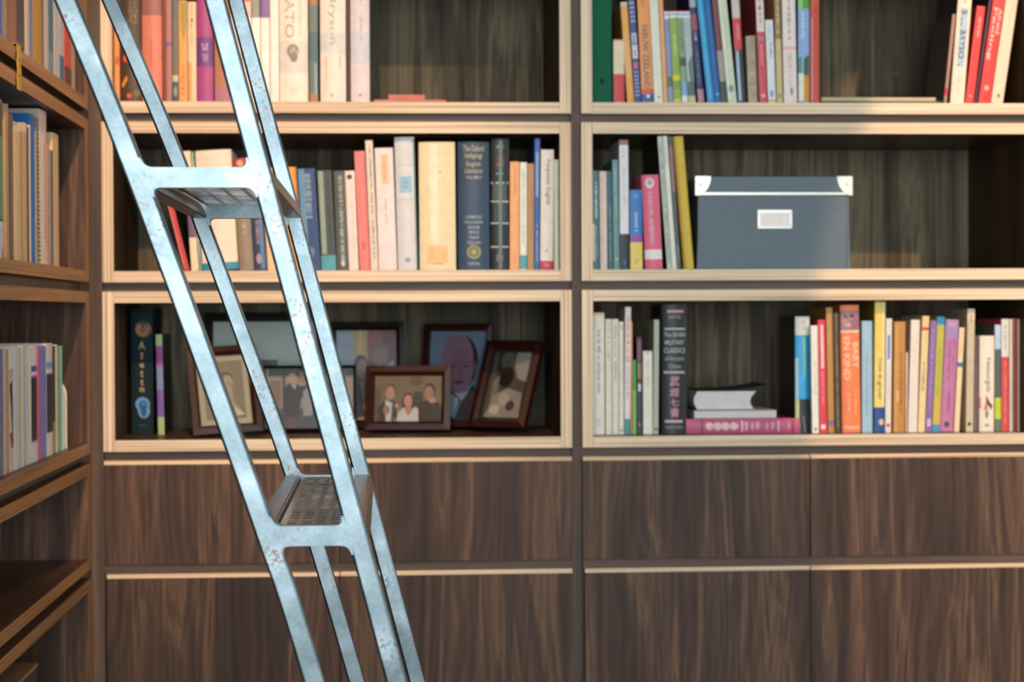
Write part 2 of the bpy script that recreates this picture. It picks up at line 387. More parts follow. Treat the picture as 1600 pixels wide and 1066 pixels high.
def cover_mesh(w, d, h, col, side, bands, hard, arts, zpx, ppm):
    """cover wrapped round the pages: spine at y=0 facing -y, boards to y=d"""
    bm = bmesh.new(); lay = bm.loops.layers.float_color.new('Col')
    t = min(.0022 if hard else .0009, w*.22)
    bulge = min(w*.10, .004) if hard else min(w*.03, .0008)
    ns = 8
    def ys(x):
        q = max(-1, min(1, (x-w/2)/(w/2))); return bulge*(q*q)-0.0
    outer = [(0, d)]+[(w*i/ns, ys(w*i/ns)) for i in range(ns+1)]+[(w, d)]
    inner = [(w-t, d)]+[(w-t-(w-2*t)*i/ns, ys(t+(w-2*t)*(1-i/ns))+t) for i in range(ns+1)]+[(t, d)]
    prof = outer+inner; n = len(prof)
    cuts = sorted({0.0, h}|{max(0, min(h, z)) for b in bands for z in b[:2]})
    cuts = [c for i, c in enumerate(cuts) if i == 0 or c-cuts[i-1] > 1e-5]
    rings = [[bm.verts.new((x, y, z)) for x, y in prof] for z in cuts]
    def paint(f, c):
        c = (*lin(c), 1)
        for l in f.loops: l[lay] = c
    for k in range(len(cuts)-1):
        zc = (cuts[k]+cuts[k+1])/2; bc = col
        for b in bands:
            if b[0] <= zc <= b[1]: bc = b[2]
        for i in range(n):
            j = (i+1) % n
            f = bm.faces.new((rings[k][i], rings[k][j], rings[k+1][j], rings[k+1][i]))
            paint(f, bc if 1 <= i <= ns else side)
    m2 = n//2
    for ring in (rings[0], rings[-1]):
        for i in range(m2-1):
            f = bm.faces.new((ring[i], ring[i+1], ring[n-2-i], ring[n-1-i])); paint(f, side if hard else col)
    bmesh.ops.recalc_face_normals(bm, faces=bm.faces)
    A = Art(bm, lay, ys)
    for a in arts:
        k = a[0]
        if k == 'r': A.rect(a[1]*w, a[2]*w, zpx(a[4]), zpx(a[3]), a[5])
        elif k == 'd': A.text(a[1], w*(a[2]-a[5]/2), w*(a[2]+a[5]/2), zpx(a[4]), zpx(a[3]), a[6], 'd')
        elif k == 'u': A.text(a[1], w*(a[2]-a[5]/2), w*(a[2]+a[5]/2), zpx(a[4]), zpx(a[3]), a[6], 'u')
        elif k == 'h': A.text(a[1], w*(.5-a[4]/2), w*(.5+a[4]/2), zpx(a[3]), zpx(a[2]), a[5], 'h')
        elif k == 's': A.specks(w*(a[1]-a[4]/2), w*(a[1]+a[4]/2), zpx(a[3]), zpx(a[2]), a[5], seed=int(a[2]*7+a[1]*100))
        elif k == 'e': A.ell(w*a[1], zpx(a[2]), a[3]/ppm, a[4]/ppm, a[5])
        elif k == 'p': A.poly([(w*x, zpx(y)) for x, y in a[1]], a[2]); A.k += 1
    return bm, ys, t
def make_book(loc, rz, lean, w, d, h, col, label, group, arts=(), bands=(), side=None, hard=False, zpx=None, ppm=900, matte=False, pivot=0):
    r = empty('book', loc, rz, label, 'book', group)
    r.rotation_euler = (0, lean, rz)
    bm, ys, t = cover_mesh(w, d, h, col, side or col, bands, hard, arts, zpx, ppm)
    if pivot: bmesh.ops.translate(bm, verts=bm.verts, vec=(-pivot, 0, 0))
    mesh_obj('cover', bm, M_MATTE if matte else M_COVER, r, keep=True)
    ins = .003 if hard else .0005; bl = min(w*.10, .004) if hard else .0008
    bp = bmesh.new(); box(bp, (t+.0002-pivot, bl+t+.0005, ins), (w-t-.0002-pivot, d-(.003 if hard else .0006), h-ins))
    mesh_obj('pages', bp, M_PAGES, r)
    return r
# ------------------------------------------------------------ books
def split(deco, zf, h):
    bands, arts = [], []
    for q in deco:
        if q[0] == 'b':
            z0, z1 = zf(q[2]), zf(q[1]); bands.append((z0, z1, q[3]))
        else: arts.append(q)
    return bands, arts
def bb(row, x0, x1, yt, dx, col, label, *deco, set=.02, hard=False, d=.135, side=None, matte=False):
    zb, yb, suf, group, zmax = row
    Y = YF+set; X0 = P(x0, yb, Y).x; X1 = P(x1, yb, Y).x; xc = (x0+x1)/2+dx/2; ppm = FL/Y
    H = min(P(xc+dx/2, yt, Y).z, zmax)-zb; th = math.atan(dx/(ppm*H)*(1 if yt > -38 else 1)) if dx else 0
    if dx and yt < 0:                       # dx was read at the frame's upper edge
        th = math.atan(dx/(yb-0))
    H = H/math.cos(th)-(X1-X0)*abs(math.sin(th)); w_ = (X1-X0)*math.cos(th)-.0007
    piv = w_ if th > 0 else 0
    zf = lambda y: max(0, min(H, (P(xc, y, Y).z-zb)/math.cos(th)))
    bands, arts = split(deco, zf, H)
    return make_book((X0+(X1-X0-.0007 if th > 0 else 0)+.0003, Y, zb+.0003), 0, th, w_, min(d, DEP-set-.02), H, col, label+' '+suf, group, arts, bands, side, hard, zf, ppm, matte, piv)
def lb(row, x0, x1, yt, col, label, *deco, set=None, hard=False, d=.13, side=None, matte=False):
    zb, yb, suf, group, zmax = row
    X = XL-(set or (.006 if yb == 60 else .012)); Y0 = PL(x0, yb, X).y; Y1 = PL(x1, yb, X).y; xc = (x0+x1)/2
    H = min(PL(xc, yt, X).z, zmax)-zb; zf = lambda y: max(0, min(H, PL(xc, y, X).z-zb))
    bands, arts = split(deco, zf, H)
    return make_book((X, Y0+.0003, zb+.0003), math.pi/2, 0, Y1-Y0-.0006, d, H, col, label+' '+suf, group, arts, bands, side, hard, zf, FL/Y0, matte)
LZ1, LZ2, LZ3 = R1BI, R2BI, R3BI
A_1 = (R1BI, 160, "on centre bay's top shelf", 'books on the top shelf of the centre bay', R2TI+PITCHZ-.004)
A_2 = (R2BI, 424, "on centre bay's middle shelf", 'books on the middle shelf of the centre bay', R2TI-.003)
A_3 = (R3BI, 676, 'beside the framed photographs', 'books beside the framed photographs', R3TI-.003)
B_1 = (R1BI, 160, "on right bay's top shelf", 'books on the top shelf of the right bay', R2TI+PITCHZ-.004)
B_2 = (R2BI, 421, 'left of the grey box', 'books beside the grey box', R2TI-.003)
B_3 = (R3BI, 680, "on right bay's bottom shelf", 'books on the bottom shelf of the right bay', R3TI-.003)
L_1 = (R1BI, 60, "on side bookcase's top shelf", 'books on the top shelf of the side bookcase', R2TI+PITCHZ-.004)
L_2 = (R2BI, 300, "on side bookcase's middle shelf", 'books on the middle shelf of the side bookcase', R2TI-.003)
L_3 = (R3BI, 640, "on side bookcase's bottom book shelf", 'books on the lower shelf of the side bookcase', R3TI-.003)
# --- centre bay, top shelf
bb(A_1, 178.5, 187.5, -30, 0, 'd98c4a', 'orange paperback against the left end', ('e', .6, 95, 3, 7, 'c4502c'))
bb(A_1, 188, 221, -30, 0, '4b3a2a', 'thick dark brown book with gold-green lettering', ('s', .62, -20, 42, .5, '8f8446'), ('e', .25, 92, 4, 6, 'd2552f'), ('p', [(.05, 132), (.3, 118), (.36, 124), (.12, 138)], 'd98a3e'), ('e', .42, 150, 4, 4, 'd2552f'), ('e', .8, 146, 5, 6, '6b6032'), hard=True)
bb(A_1, 222, 254, -34, 0, 'cc7a64', 'wide salmon red book', ('b', -40, 24, '96605a'), ('r', .42, .5, 62, 110, 'b8664c'), hard=True)
bb(A_1, 255, 259, -20, 0, '8c3a28', 'thin brick red book')
bb(A_1, 259.5, 269, -26, 0, 'a8706a', 'dull pink book with a violet band', ('b', 66, 72, '7a5a86'))
bb(A_1, 269.5, 279, -30, 0, '6c6a58', 'grey-green book with cream patch low down', ('b', 118, 128, 'c9b48c'), ('b', 128, 160, '3f4d55'), ('b', -40, 30, '5d6762'), ('e', .5, 143, 3, 8, '7c9298'))
bb(A_1, 279.5, 293.5, 1, 0, 'd99b55', 'tan book with green leafy top', ('p', [(.15, 3), (.95, 3), (.95, 40), (.6, 68), (.3, 45)], '9a8a35'), ('s', .5, 100, 150, .6, 'b9763a'))
bb(A_1, 294, 307.5, 3, 0, 'd8bf9c', 'cream paperback between tan and purple books', ('s', .45, 8, 70, .35, '9f927c'), ('e', .5, 32, 2, 2, '5a4a44'), ('r', 0, .4, 98, 160, 'd89a58'))
bb(A_1, 308, 334, -26, 0, 'a3487e', 'bright purple book', ('b', 58, 104, '6f3f7d'), ('s', .5, 68, 98, .45, 'c9b2cc'), ('e', .5, 150, 3, 3, '7a5590'), hard=True, side='4a2c5a')
bb(A_1, 335.5, 360, -26, 0, 'a8704c', 'brown-orange book next to the purple one', ('b', 136, 160, 'a06a7c'), ('s', .5, 20, 110, .3, '8a5a3c'))
bb(A_1, 360.5, 377.5, -20, 0, 'e6d8cc', 'off-white book behind the right ladder rail')
bb(A_1, 378, 393.5, -26, 0, 'ece0d6', 'white book with coral top', ('b', -40, 3, 'd4695c'), ('b', 3, 28, 'e2b4a6'))
bb(A_1, 394, 407.5, -26, 0, 'ece4da', 'white book with grey-green top band', ('b', -40, 28, '8b9284'), ('r', .9, 1, -30, 28, '3f4a4a'))
bb(A_1, 408, 422, -26, 0, 'ece2d8', 'white book with violet top band', ('b', -40, 28, '7d5f94'))
bb(A_1, 422.5, 436.5, -30, 0, 'ecdfd4', 'plain white book left of the PLATO book')
bb(A_1, 437, 482, -34, 0, 'ead9c9', 'thick cream book lettered PLATO', ('b', 64, 114, 'cfcbc2'), ('d', 'PLATO', .36, -30, 60, .34, 'b59f90'), ('s', .72, -20, 55, .12, 'cdbaa8'), ('e', .47, 80, 9.5, 11, '8d8578'), ('e', .5, 89, 6, 8.5, '80776a'), ('e', .42, 81, 3, 4, 'a89f92'), ('e', .62, 82, 3, 3, 'a89f92'), ('h', '[]', 138, 148, .2, 'd8bfae'), hard=True)  # greyish band behind the head paints the ladder's cast shadow
bb(A_1, 483.5, 497.5, -30, 0, '5e7069', 'teal and brown patterned book', ('b', -40, 8, '9a7046'), ('b', 50, 96, '44616a'), ('b', 146, 160, '9a7850'), ('r', .62, .85, 100, 148, '86a0a8'))
bb(A_1, 500.5, 541, -34, 0, 'e0d4c8', 'thick pale book lettered Bryson', ('b', 52, 84, 'c9cbc5'), ('d', 'Bryson', .47, -9, 70, .36, '9aa69c'), ('r', .2, .26, 88, 122, 'd9b58e'), ('e', .78, 96, 2, 10, 'c2bab0'), ('e', .45, 149, 2.5, 3, 'a9a39b'), hard=True, side='2a2420')  # cool grey band is ladder shadow painted into the spine colour
bb(A_1, 542, 547.5, -34, 0, '4a1510', 'narrow dark red book', set=.035)
bb(A_1, 548, 578, -34, 0, 'd0c6c8', 'pale lilac-white book at the right end of the row', ('b', 50, 100, 'c0c2ca'), ('s', .55, -10, 70, .2, 'a3a2ac'), ('e', .5, 149, 2.5, 2.5, '8d93a5'), hard=True)
# --- centre bay, middle shelf
bb(A_2, 288, 297, 283, -34, 'c43430', 'red book leaning left with dark green cover', ('r', .05, .2, 300, 420, 'e6a49a'), side='1e2a18')
bb(A_2, 299, 311, 236, -12, 'e5cfb2', 'cream book with violet corner behind the ladder', ('b', 300, 372, '6a5470'))
bb(A_2, 311.5, 316, 237, -12, '7d9680', 'thin green patterned book', ('s', .5, 240, 400, .6, 'dfe0d0'))
bb(A_2, 316.5, 373, 233, -11, 'e4d3bd', 'very wide cream slipcase with blue foot', ('b', 412, 424, '3487a6'), ('p', [(.02, 235), (.98, 235), (.98, 250), (.55, 240), (.3, 252)], 'c9c6bb'), ('r', .05, .95, 396, 397, 'd6c2a8'), hard=True)
bb(A_2, 374, 397.5, 247, -10.5, '8e7d6a', 'grey-brown book with crimson top', ('b', 240, 280, 'a83c44'), ('e', .5, 256, 5, 5, 'c9a26a'), ('s', .5, 335, 368, .35, 'b8a890'), hard=True)
bb(A_2, 398, 418, 262, -9.5, '2b3557', 'navy book with pale blue stripe', ('r', .55, .85, 264, 420, '5878a0'), ('s', .4, 345, 385, .25, 'b58f8c'), ('e', .4, 405, 4, 8, 'a58b90'))
bb(A_2, 418.5, 436, 262, -9, 'e0bd94', 'cream book behind the right ladder rail')
bb(A_2, 436.5, 452, 262, -9, 'c9b08c', 'beige book behind the right ladder rail', ('s', .5, 280, 400, .3, '8d7b60'))
bb(A_2, 452.5, 472.5, 261, -9, 'e0952c', 'orange-yellow book right of the ladder', ('r', .86, .97, 262, 420, 'b87420'))
bb(A_2, 473, 502, 263, -9, '1f3f6c', 'blue book with glossy pale stripe', ('r', .08, .40, 264, 420, '5f8aa2'), ('s', .55, 273, 345, .45, '8fa0b8'), ('e', .55, 395, 5, 8, '5b6d92'))
bb(A_2, 502.5, 526, 266, -7, '3c443e', 'mottled dark green book with teal foot', ('r', .08, .42, 268, 398, '8a9c88'), ('b', 400, 424, '4d97a3'), ('s', .7, 270, 395, .3, '22281f'))
bb(A_2, 526.5, 545, 267, -5, '4a4e48', 'dark grey spotted book', ('s', .55, 275, 415, .4, 'aeb0a2'), ('e', .55, 412, 3, 5, 'c9c5b2'))
bb(A_2, 545.5, 561, 267, -6, 'e2cfc4', 'cream book with small black crest', ('e', .45, 277, 4, 4, '3a3836'), ('s', .6, 290, 400, .2, 'b8a496'))
bb(A_2, 562, 579, 236, -8, 'dd7c78', 'coral pink book', ('s', .5, 376, 392, .5, 'bb4846'), ('r', .1, .18, 240, 420, 'eba39c'), hard=True)
bb(A_2, 579.5, 591.5, 219, -8, 'd9c9b4', 'narrow cream book with long dark title', ('s', .55, 228, 405, .35, '5e5c64'))
bb(A_2, 592, 621, 231, -6, 'd9d0cb', 'white book with peach title panel', ('r', .32, .72, 242, 288, 'e5b488'), ('s', .5, 246, 284, .12, 'b97d50'), ('s', .5, 300, 352, .1, '9b938d'))
bb(A_2, 622, 653.5, 214, -5, 'c9cacb', 'tall pale grey book with light blue label', ('r', .2, .8, 276, 302, '8fb6cf'), ('s', .5, 280, 298, .3, '5f8ead'), ('r', .1, .9, 258, 259, 'aeb0b2'), ('r', .1, .9, 312, 313, 'aeb0b2'), ('e', .5, 407, 4, 4, '7b9cac'), ('r', .93, 1, 218, 424, '5f8787'), hard=True)
bb(A_2, 656, 713, 222, -1, 'd9cba4', 'widest cream book with orange stamp low down', ('s', .5, 268, 272, .34, '8f8566'), ('r', .2, .78, 385, 412, 'dfb780'), ('s', .5, 388, 410, .5, 'c79a5e'), ('s', .5, 412, 415, .4, '7a6f52'), ('r', .3, .52, 226, 380, 'e3dab9'), hard=True)
bb(A_2, 716, 765.5, 222, 0, '2c4157', 'thick navy anthology with gold lettering', ('h', 'The Oxford', 227, 237, .66, 'a99f74'), ('h', 'Anthology', 239, 250, .58, 'a99f74'), ('h', 'of', 244, 250, .08, 'a99f74'), ('h', 'English', 253, 262, .46, 'a99f74'), ('h', 'Literature', 263, 271, .56, 'a99f74'), ('h', 'VOLUME II', 275, 280, .5, 'a8a09a'),
   ('h', 'KERMODE', 337, 342, .5, '95a0ab'), ('h', 'HOLLANDER', 345, 350, .6, '95a0ab'), ('h', 'BLOOM', 353, 358, .36, '95a0ab'), ('h', 'PRICE', 361, 366, .34, '95a0ab'), ('h', 'TRAPP', 369, 374, .34, '95a0ab'), ('h', 'TRILLING', 377, 382, .44, '95a0ab'), ('e', .5, 394, 11, 11, '8f8a5a'), ('e', .5, 394, 8, 8, '5e6248'), ('e', .5, 394, 4.5, 5, '9a9260'), ('h', 'OXFORD', 410, 415, .4, '95a0ab'), hard=True)
bb(A_2, 767, 795.5, 217, 1, '22282a', 'black book ruled with grey stripes', *[('r', .0, 1, y, y+2.4, 'a9aca8') for y in (285, 314, 348, 385)], ('r', .1, .85, 288, 313, '4a5350'), ('r', .15, .85, 317, 346, '3c4442'), ('r', .45, .62, 220, 420, '5b7370'), ('s', .5, 228, 233, .5, '8aa096'), ('s', .5, 244, 262, .6, '9a4a44'), ('s', .5, 271, 275, .5, 'a0a5a2'), ('e', .5, 403, 6, 8, '5d5f5e'), hard=True)
bb(A_2, 796.5, 811.5, 253, 1, 'e0a068', 'pale orange paperback', ('s', .55, 260, 305, .2, 'a56a3c'), ('s', .55, 398, 415, .2, 'a56a3c'))
bb(A_2, 812, 823.5, 254, 1, 'd9dacb', 'thin white paperback with teal foot', ('b', 399, 421, '4e98a3'), ('s', .5, 268, 385, .25, '8d9a96'))
bb(A_2, 824, 834.5, 256, 1, 'a8824f', 'thin brown paperback', ('s', .6, 295, 380, .22, '8a4a3a'))
bb(A_2, 835, 843.5, 217, 1.5, '2d5ba0', 'tall thin blue book', ('r', .2, .7, 238, 308, '7c9cc6'), ('s', .45, 350, 410, .35, '9ab0d0'))
bb(A_2, 844, 864.5, 234, 2, 'd9d3c8', 'white book lettered Forgotten English, red foot', ('d', 'Forgotten English', .55, 250, 320, .42, '6c6b66'), ('b', 408, 424, 'b8264c'), ('s', .5, 412, 420, .5, 'd9869c'), ('e', .5, 392, 1.5, 2, '8a8580'))
bb(A_2, 866, 874, 250, 0, 'bccbb5', 'thin pale green book at the right end', ('r', .9, 1, 252, 424, '8c9c86'))
# --- beside the photographs
bb(A_3, 205, 240, 483, 0, '10272c', 'dark teal book with blue blob on its spine', ('e', .56, 515, 12, 12, 'a4683c'), ('e', .54, 516, 9, 9, '8c8478'), ('e', .54, 517, 5.5, 6, '9c5630'), ('h', 'A', 534, 546, .3, 'b59d72'), ('h', 'l', 551, 562, .07, 'b59d72'), ('h', 'e', 568, 575, .2, 'b59d72'), ('h', 't', 579, 590, .13, 'b59d72'), ('h', 't', 593, 603, .13, 'b59d72'), ('h', 'n', 606, 613, .2, 'b59d72'),
   ('e', .52, 632, 11, 11, '6b9cc8'), ('e', .58, 642, 9, 12, '6b9cc8'), ('e', .54, 634, 7, 8, '2f6a9c'), ('e', .57, 644, 4.5, 8, '2f5a80'), ('s', .5, 662, 667, .4, '5a3c32'), set=.14, hard=True, side='0a1114', matte=True)
bb(A_3, 247, 257.5, 523, -3, 'a8c080', 'thin book in pastel green and violet bands', ('b', 541, 572, '9a4a94'), ('b', 572, 610, '7c8ab4'), ('b', 610, 652, '7a5aae'), set=.14, side='2a2d24')
# --- right bay, top shelf
bb(B_1, 925.5, 956.5, -34, 0, '0d5a42', 'wide dark green binder', ('e', .5, 127, 3.6, 4, '06291f'), set=.012, hard=True, matte=True)
bb(B_1, 958.5, 976, 62, 0, 'd9cba6', 'short book, cream above and red below', ('b', 116, 160, 'c8423e'), ('b', 61, 64, 'c98a70'))
bb(B_1, 980.5, 991.5, 3, -11, 'dfa04e', 'yellow-orange book', ('b', 2, 10, 'c9c2b2'), ('b', 50, 122, 'e2a765'))
bb(B_1, 992, 1002.5, -30, -10, '3c4a7c', 'navy and white checked book', *[('r', .1, .9, y, y+3.2, '9aa4bd') for y in (-24, -17, -10, -3, 4, 11, 18, 25, 32)], ('r', .1, .95, 52, 68, 'b4b8c8'), ('r', .1, .95, 70, 92, 'd0d0d6'), ('s', .5, 54, 90, .4, '5a6a98'), ('r', .1, .9, 98, 108, 'b06a80'), *[('r', .1, .9, y, y+2.6, '8e9abb') for y in (112, 118, 124, 130, 136, 142, 148)])
bb(B_1, 1003, 1022, -32, -7, 'e2944e', 'orange guide lettered NIEUW-ZEELAND', ('d', 'NIEUW ZEELAND', .52, 40, 139, .5, '5e5a72'), ('b', 140, 147, 'd8503c'), ('b', 147, 160, '2c5596'), ('s', .45, -20, 12, .25, 'a56a40'), ('e', .55, 151, 3, 3, 'd5dce8'), side='c65a30')
bb(B_1, 1022.5, 1036.5, -32, -7.5, 'dcdcc8', 'off-white book right of the orange guide', ('s', .5, -10, 30, .15, 'b8b8a8'), ('e', .55, 152, 1.5, 2, '555548'))
bb(B_1, 1037, 1044, -32, -7.5, 'dfa06c', 'thin pale orange book')
bb(B_1, 1044.5, 1052.5, 17, -7, '7f8fb4', 'travel guide with bluish spine, blue-striped top', ('b', 15, 19, 'c65a3c'), ('b', 19, 30, 'dcdce2'), ('b', 22, 24, '5a7cb0'), ('b', 120, 136, '5e6c58'), ('b', 136, 158, '8494b4'))
bb(B_1, 1053, 1065.5, 17, -7.5, '8aa84e', 'bright green travel guide, blue-striped top', ('b', 15, 19, 'c65a3c'), ('b', 19, 28, 'dcdce2'), ('b', 22, 24, '5a7cb0'), ('s', .5, 55, 90, .3, 'c8d4a0'), ('b', 118, 126, 'd4c832'), ('b', 126, 140, '7a9a3c'), ('b', 155, 160, 'd8c43c'))
bb(B_1, 1066, 1075.5, 17, -8, '7f9a74', 'grey-green travel guide, blue-striped top', ('b', 15, 19, 'c65a3c'), ('b', 19, 28, 'dcdce2'), ('b', 22, 24, '5a7cb0'), ('s', .5, 35, 85, .4, '4f5f4c'), ('b', 90, 104, '3f5244'), ('b', 128, 150, '7ca4cc'), ('b', 150, 160, 'd8e0d4'))
bb(B_1, 1076, 1087.5, 17, -9, 'a9b2b4', 'pale grey travel guide, blue-striped top', ('b', 15, 19, 'c65a3c'), ('b', 19, 28, 'dcdce2'), ('b', 22, 24, '5a7cb0'), ('p', [(.3, 100), (.95, 85), (.95, 130), (.4, 128)], '5c7a68'), ('b', 128, 150, '4d6a5c'), ('b', 155, 160, 'd8c43c'))
bb(B_1, 1091, 1101, -30, -13.8, '1f2c5e', 'dark navy leaning book', ('b', -40, 12, '9aa0b0'), ('b', 22, 48, '8c4a5c'), ('s', .5, 52, 66, .5, 'a8b4d4'), ('s', .5, 76, 132, .4, '6a78a8'), ('b', 140, 160, 'b07a86'))
bb(B_1, 1105.8, 1117.5, -30, -17, '1c86b8', 'cyan leaning book', ('r', .3, .62, -26, 156, '42aedb'))
bb(B_1, 1118, 1127.5, -30, -17, '155aa0', 'cobalt blue leaning book', ('s', .5, 10, 100, .2, '4a84c0'), ('e', .5, 148, 2, 2, '8ab0d8'))
bb(B_1, 1128, 1137.5, -30, -15.5, '6a3c3e', 'maroon and grey speckled leaning book', ('b', 80, 128, '98958a'), ('b', 128, 160, '43453e'), ('s', .5, -20, 76, .5, '854b4b'))
bb(B_1, 1138, 1152, -30, -16, 'c3ccb2', 'pale green leaning book', ('r', .1, .25, -20, 156, 'dde2d0'), ('s', .6, 30, 80, .15, '98a08a'), ('e', .5, 139, 4, 6, '6f9090'))
bb(B_1, 1153, 1165.5, -30, -10, '353c3c', 'white, red and black banded book', ('b', -40, 29, 'c9bdb8'), ('b', 29, 78, 'cc4048'), ('s', .6, 38, 66, .4, 'e09a9c'), ('r', .15, .5, 80, 158, '9ab8d0'))
bb(B_1, 1169.5, 1186, 56, -4, 'b3a68e', 'short beige woven-textured book', ('s', .5, 58, 156, .8, 'a08a7c'), ('r', .85, 1, 58, 160, '57493c'), matte=True)
bb(B_1, 1187, 1199.5, -30, -6, 'c94a56', 'book with white top and red lower spine', ('b', -40, 50, 'dccabf'), ('s', .5, -20, 40, .35, 'c0625c'), ('e', .45, 13, 2.5, 2.5, '4a78a8'), ('e', .5, 61, 4, 4, '8a8a90'), ('s', .5, 70, 105, .35, 'e09a98'), ('e', .5, 150, 3, 3, 'e6a0a4'))
bb(B_1, 1200.5, 1213, 31, -5, 'd3d8da', 'white paperback, shorter than its neighbours', ('s', .55, 68, 95, .4, '5a6484'), ('s', .5, 40, 64, .2, 'a8b0b8'), ('e', .5, 147, 2.5, 6, '6a9cc0'), ('b', 156, 160, 'ccb44c'))
bb(B_1, 1214, 1223.5, -30, -4, 'c4b07c', 'ochre book with dark figured top', ('b', -40, 61, '8d7448'), ('s', .5, -20, 58, .7, 'd0b988'), ('e', .5, 150, 3, 4, '9a9264'))
bb(B_1, 1225, 1246, -34, -3, 'e0d2cb', 'pinkish white book with small lettering', ('s', .5, -20, 65, .25, '7d7a86'), ('b', 73, 78, 'dfae98'), ('s', .5, 82, 135, .5, 'c3b4b0'), ('e', .6, 143, 2, 7, '6a7cb0'))
bb(B_1, 1247.5, 1265, -34, 0, '86a4cf', 'photo-covered book, green top and blue middle', ('b', -40, 14, '4b9c3a'), ('r', .0, .4, -40, 14, '85c070'), ('s', .4, 18, 60, .35, 'c0d2ea'), ('r', 0, .3, 90, 115, '3c8a80'), ('p', [(.5, 92), (.95, 86), (.95, 120), (.5, 118)], '3f5a34'), ('r', .0, .5, 115, 158, 'd4d8c0'), ('r', .5, 1, 118, 158, 'c8872c'))
bb(B_1, 1266.5, 1280.5, -34, 0, 'c0503a', 'brick red book at the right end of the long row', ('r', .02, .25, 30, 158, 'cc7a7c'), ('s', .6, 10, 60, .25, '8a3024'))
bb(B_1, 1474, 1479.5, 22, 15, '9a7868', 'thin pinkish brown leaning book', ('b', 138, 150, 'b82c3c'), d=.12, side='4c4440')
bb(B_1, 1484.5, 1506.5, -32, 13, 'e3d2bd', 'cream leaning book lettered BILL BRYSON', ('r', .28, .76, 14, 106, '9dbbd2'), ('d', 'BILL BRYSON', .52, 16, 104, .44, '17335c'), ('s', .5, 110, 152, .4, 'd4bfa8'), ('e', .5, 4, 2, 2, 'c8806c'), d=.13, side='3f3936', hard=True)
bb(B_1, 1507.5, 1521, 9, 20, 'd63a34', 'smaller red leaning book', ('s', .55, 28, 60, .35, 'e8b0a8'), ('s', .5, 66, 108, .25, 'a83830'), ('e', .5, 151, 2, 2, 'e89a90'))
bb(B_1, 1521.8, 1526, -26, 24, '4a2540', 'thin dark purple leaning book')
bb(B_1, 1528, 1547, -30, 24, 'd43836', 'larger red leaning book with white title', ('d', 'Feeling', .3, 14, 96, .4, 'e8b8ae'), ('d', 'Afraid', .75, 14, 54, .35, 'e8b8ae'), ('e', .5, 139, 4, 4, 'e8a8a0'))
bb(B_1, 1547.8, 1567, -30, 24, 'dac8ae', 'cream leaning book at the far right end', ('s', .5, 14, 62, .2, 'a8a49a'), ('e', .55, 151, 2, 3, '4c4844'))
# --- right bay, beside the box
bb(B_2, 926.5, 937, 267, -1, '3d6468', 'dark teal book at the very end of the row', ('s', .6, 285, 345, .45, 'b9d0cc'), ('r', 0, .3, 350, 408, 'd3b9a4'), ('s', .6, 352, 405, .35, '8fa6a4'), set=.012)
bb(B_2, 938, 949.5, 268, -1, 'cdbcb0', 'cream paperback between two teal books', ('s', .3, 275, 415, .25, '8d8a82'), set=.012)
bb(B_2, 950.5, 958.5, 268, -2, '2c5a5e', 'narrow dark teal book', ('s', .5, 320, 410, .3, '7fa0a0'), set=.012)
bb(B_2, 959, 968.5, 250, -2, '5c8a8c', 'lighter teal book', ('s', .5, 262, 342, .35, '9cc0bc'), ('e', .5, 405, 2, 2, 'c8b450'), set=.012)
bb(B_2, 969, 983.5, 219, -1, 'd8d6d8', 'tall white book with black foot', ('b', 216, 227, '9a6a50'), ('b', 366, 424, '1f272c'), ('s', .45, 232, 250, .3, '8d9ab0'), ('s', .5, 262, 325, .18, 'a4a8b0'), ('e', .5, 410, 2, 5, '2a5a94'), set=.012)
bb(B_2, 985, 1004.5, 297, -1, '2472b8', 'short blue and yellow book', ('b', 368, 379, '8a4a94'), ('b', 379, 424, 'e0c45a'), ('e', .5, 307, 4, 4, '5a94c8'), ('s', .5, 319, 330, .4, '9a4a7c'), ('s', .5, 332, 364, .35, 'a8c4e0'), ('s', .5, 405, 415, .4, '6a9a94'), set=.012)
bb(B_2, 1008.5, 1036, 273, -6, 'd8627c', 'pink book with white band', ('b', 391, 406, 'dfd8ce'), ('e', .45, 287, 7, 8, 'dcd0d2'), ('e', .42, 287, 3, 3, '7aa0b0'), ('s', .45, 300, 382, .32, 'cfa8ac'), set=.012, hard=True)
bb(B_2, 1042.5, 1050, 213, -15, 'b9c2b4', 'thin grey-green magazine', ('s', .5, 225, 415, .5, '5f6f6c'), set=.012, d=.2, side='1c1c1a')
bb(B_2, 1050.3, 1058, 211, -15, 'd9d8c4', 'thin cream magazine', ('s', .3, 215, 260, .3, '8d8f84'), set=.012, d=.2)
bb(B_2, 1058.3, 1064.5, 213, -14, '4e5458', 'thin dark grey magazine', ('b', 228, 300, '8c6a6c'), ('s', .5, 385, 412, .4, 'a4a8aa'), set=.012, d=.2)
bb(B_2, 1068.5, 1085, 212, -17, 'c4a629', 'mustard yellow leaning book', ('r', .05, .22, 216, 420, 'b88a24'), ('r', .5, .8, 216, 418, 'cdb23a'), set=.012, d=.22, hard=True)
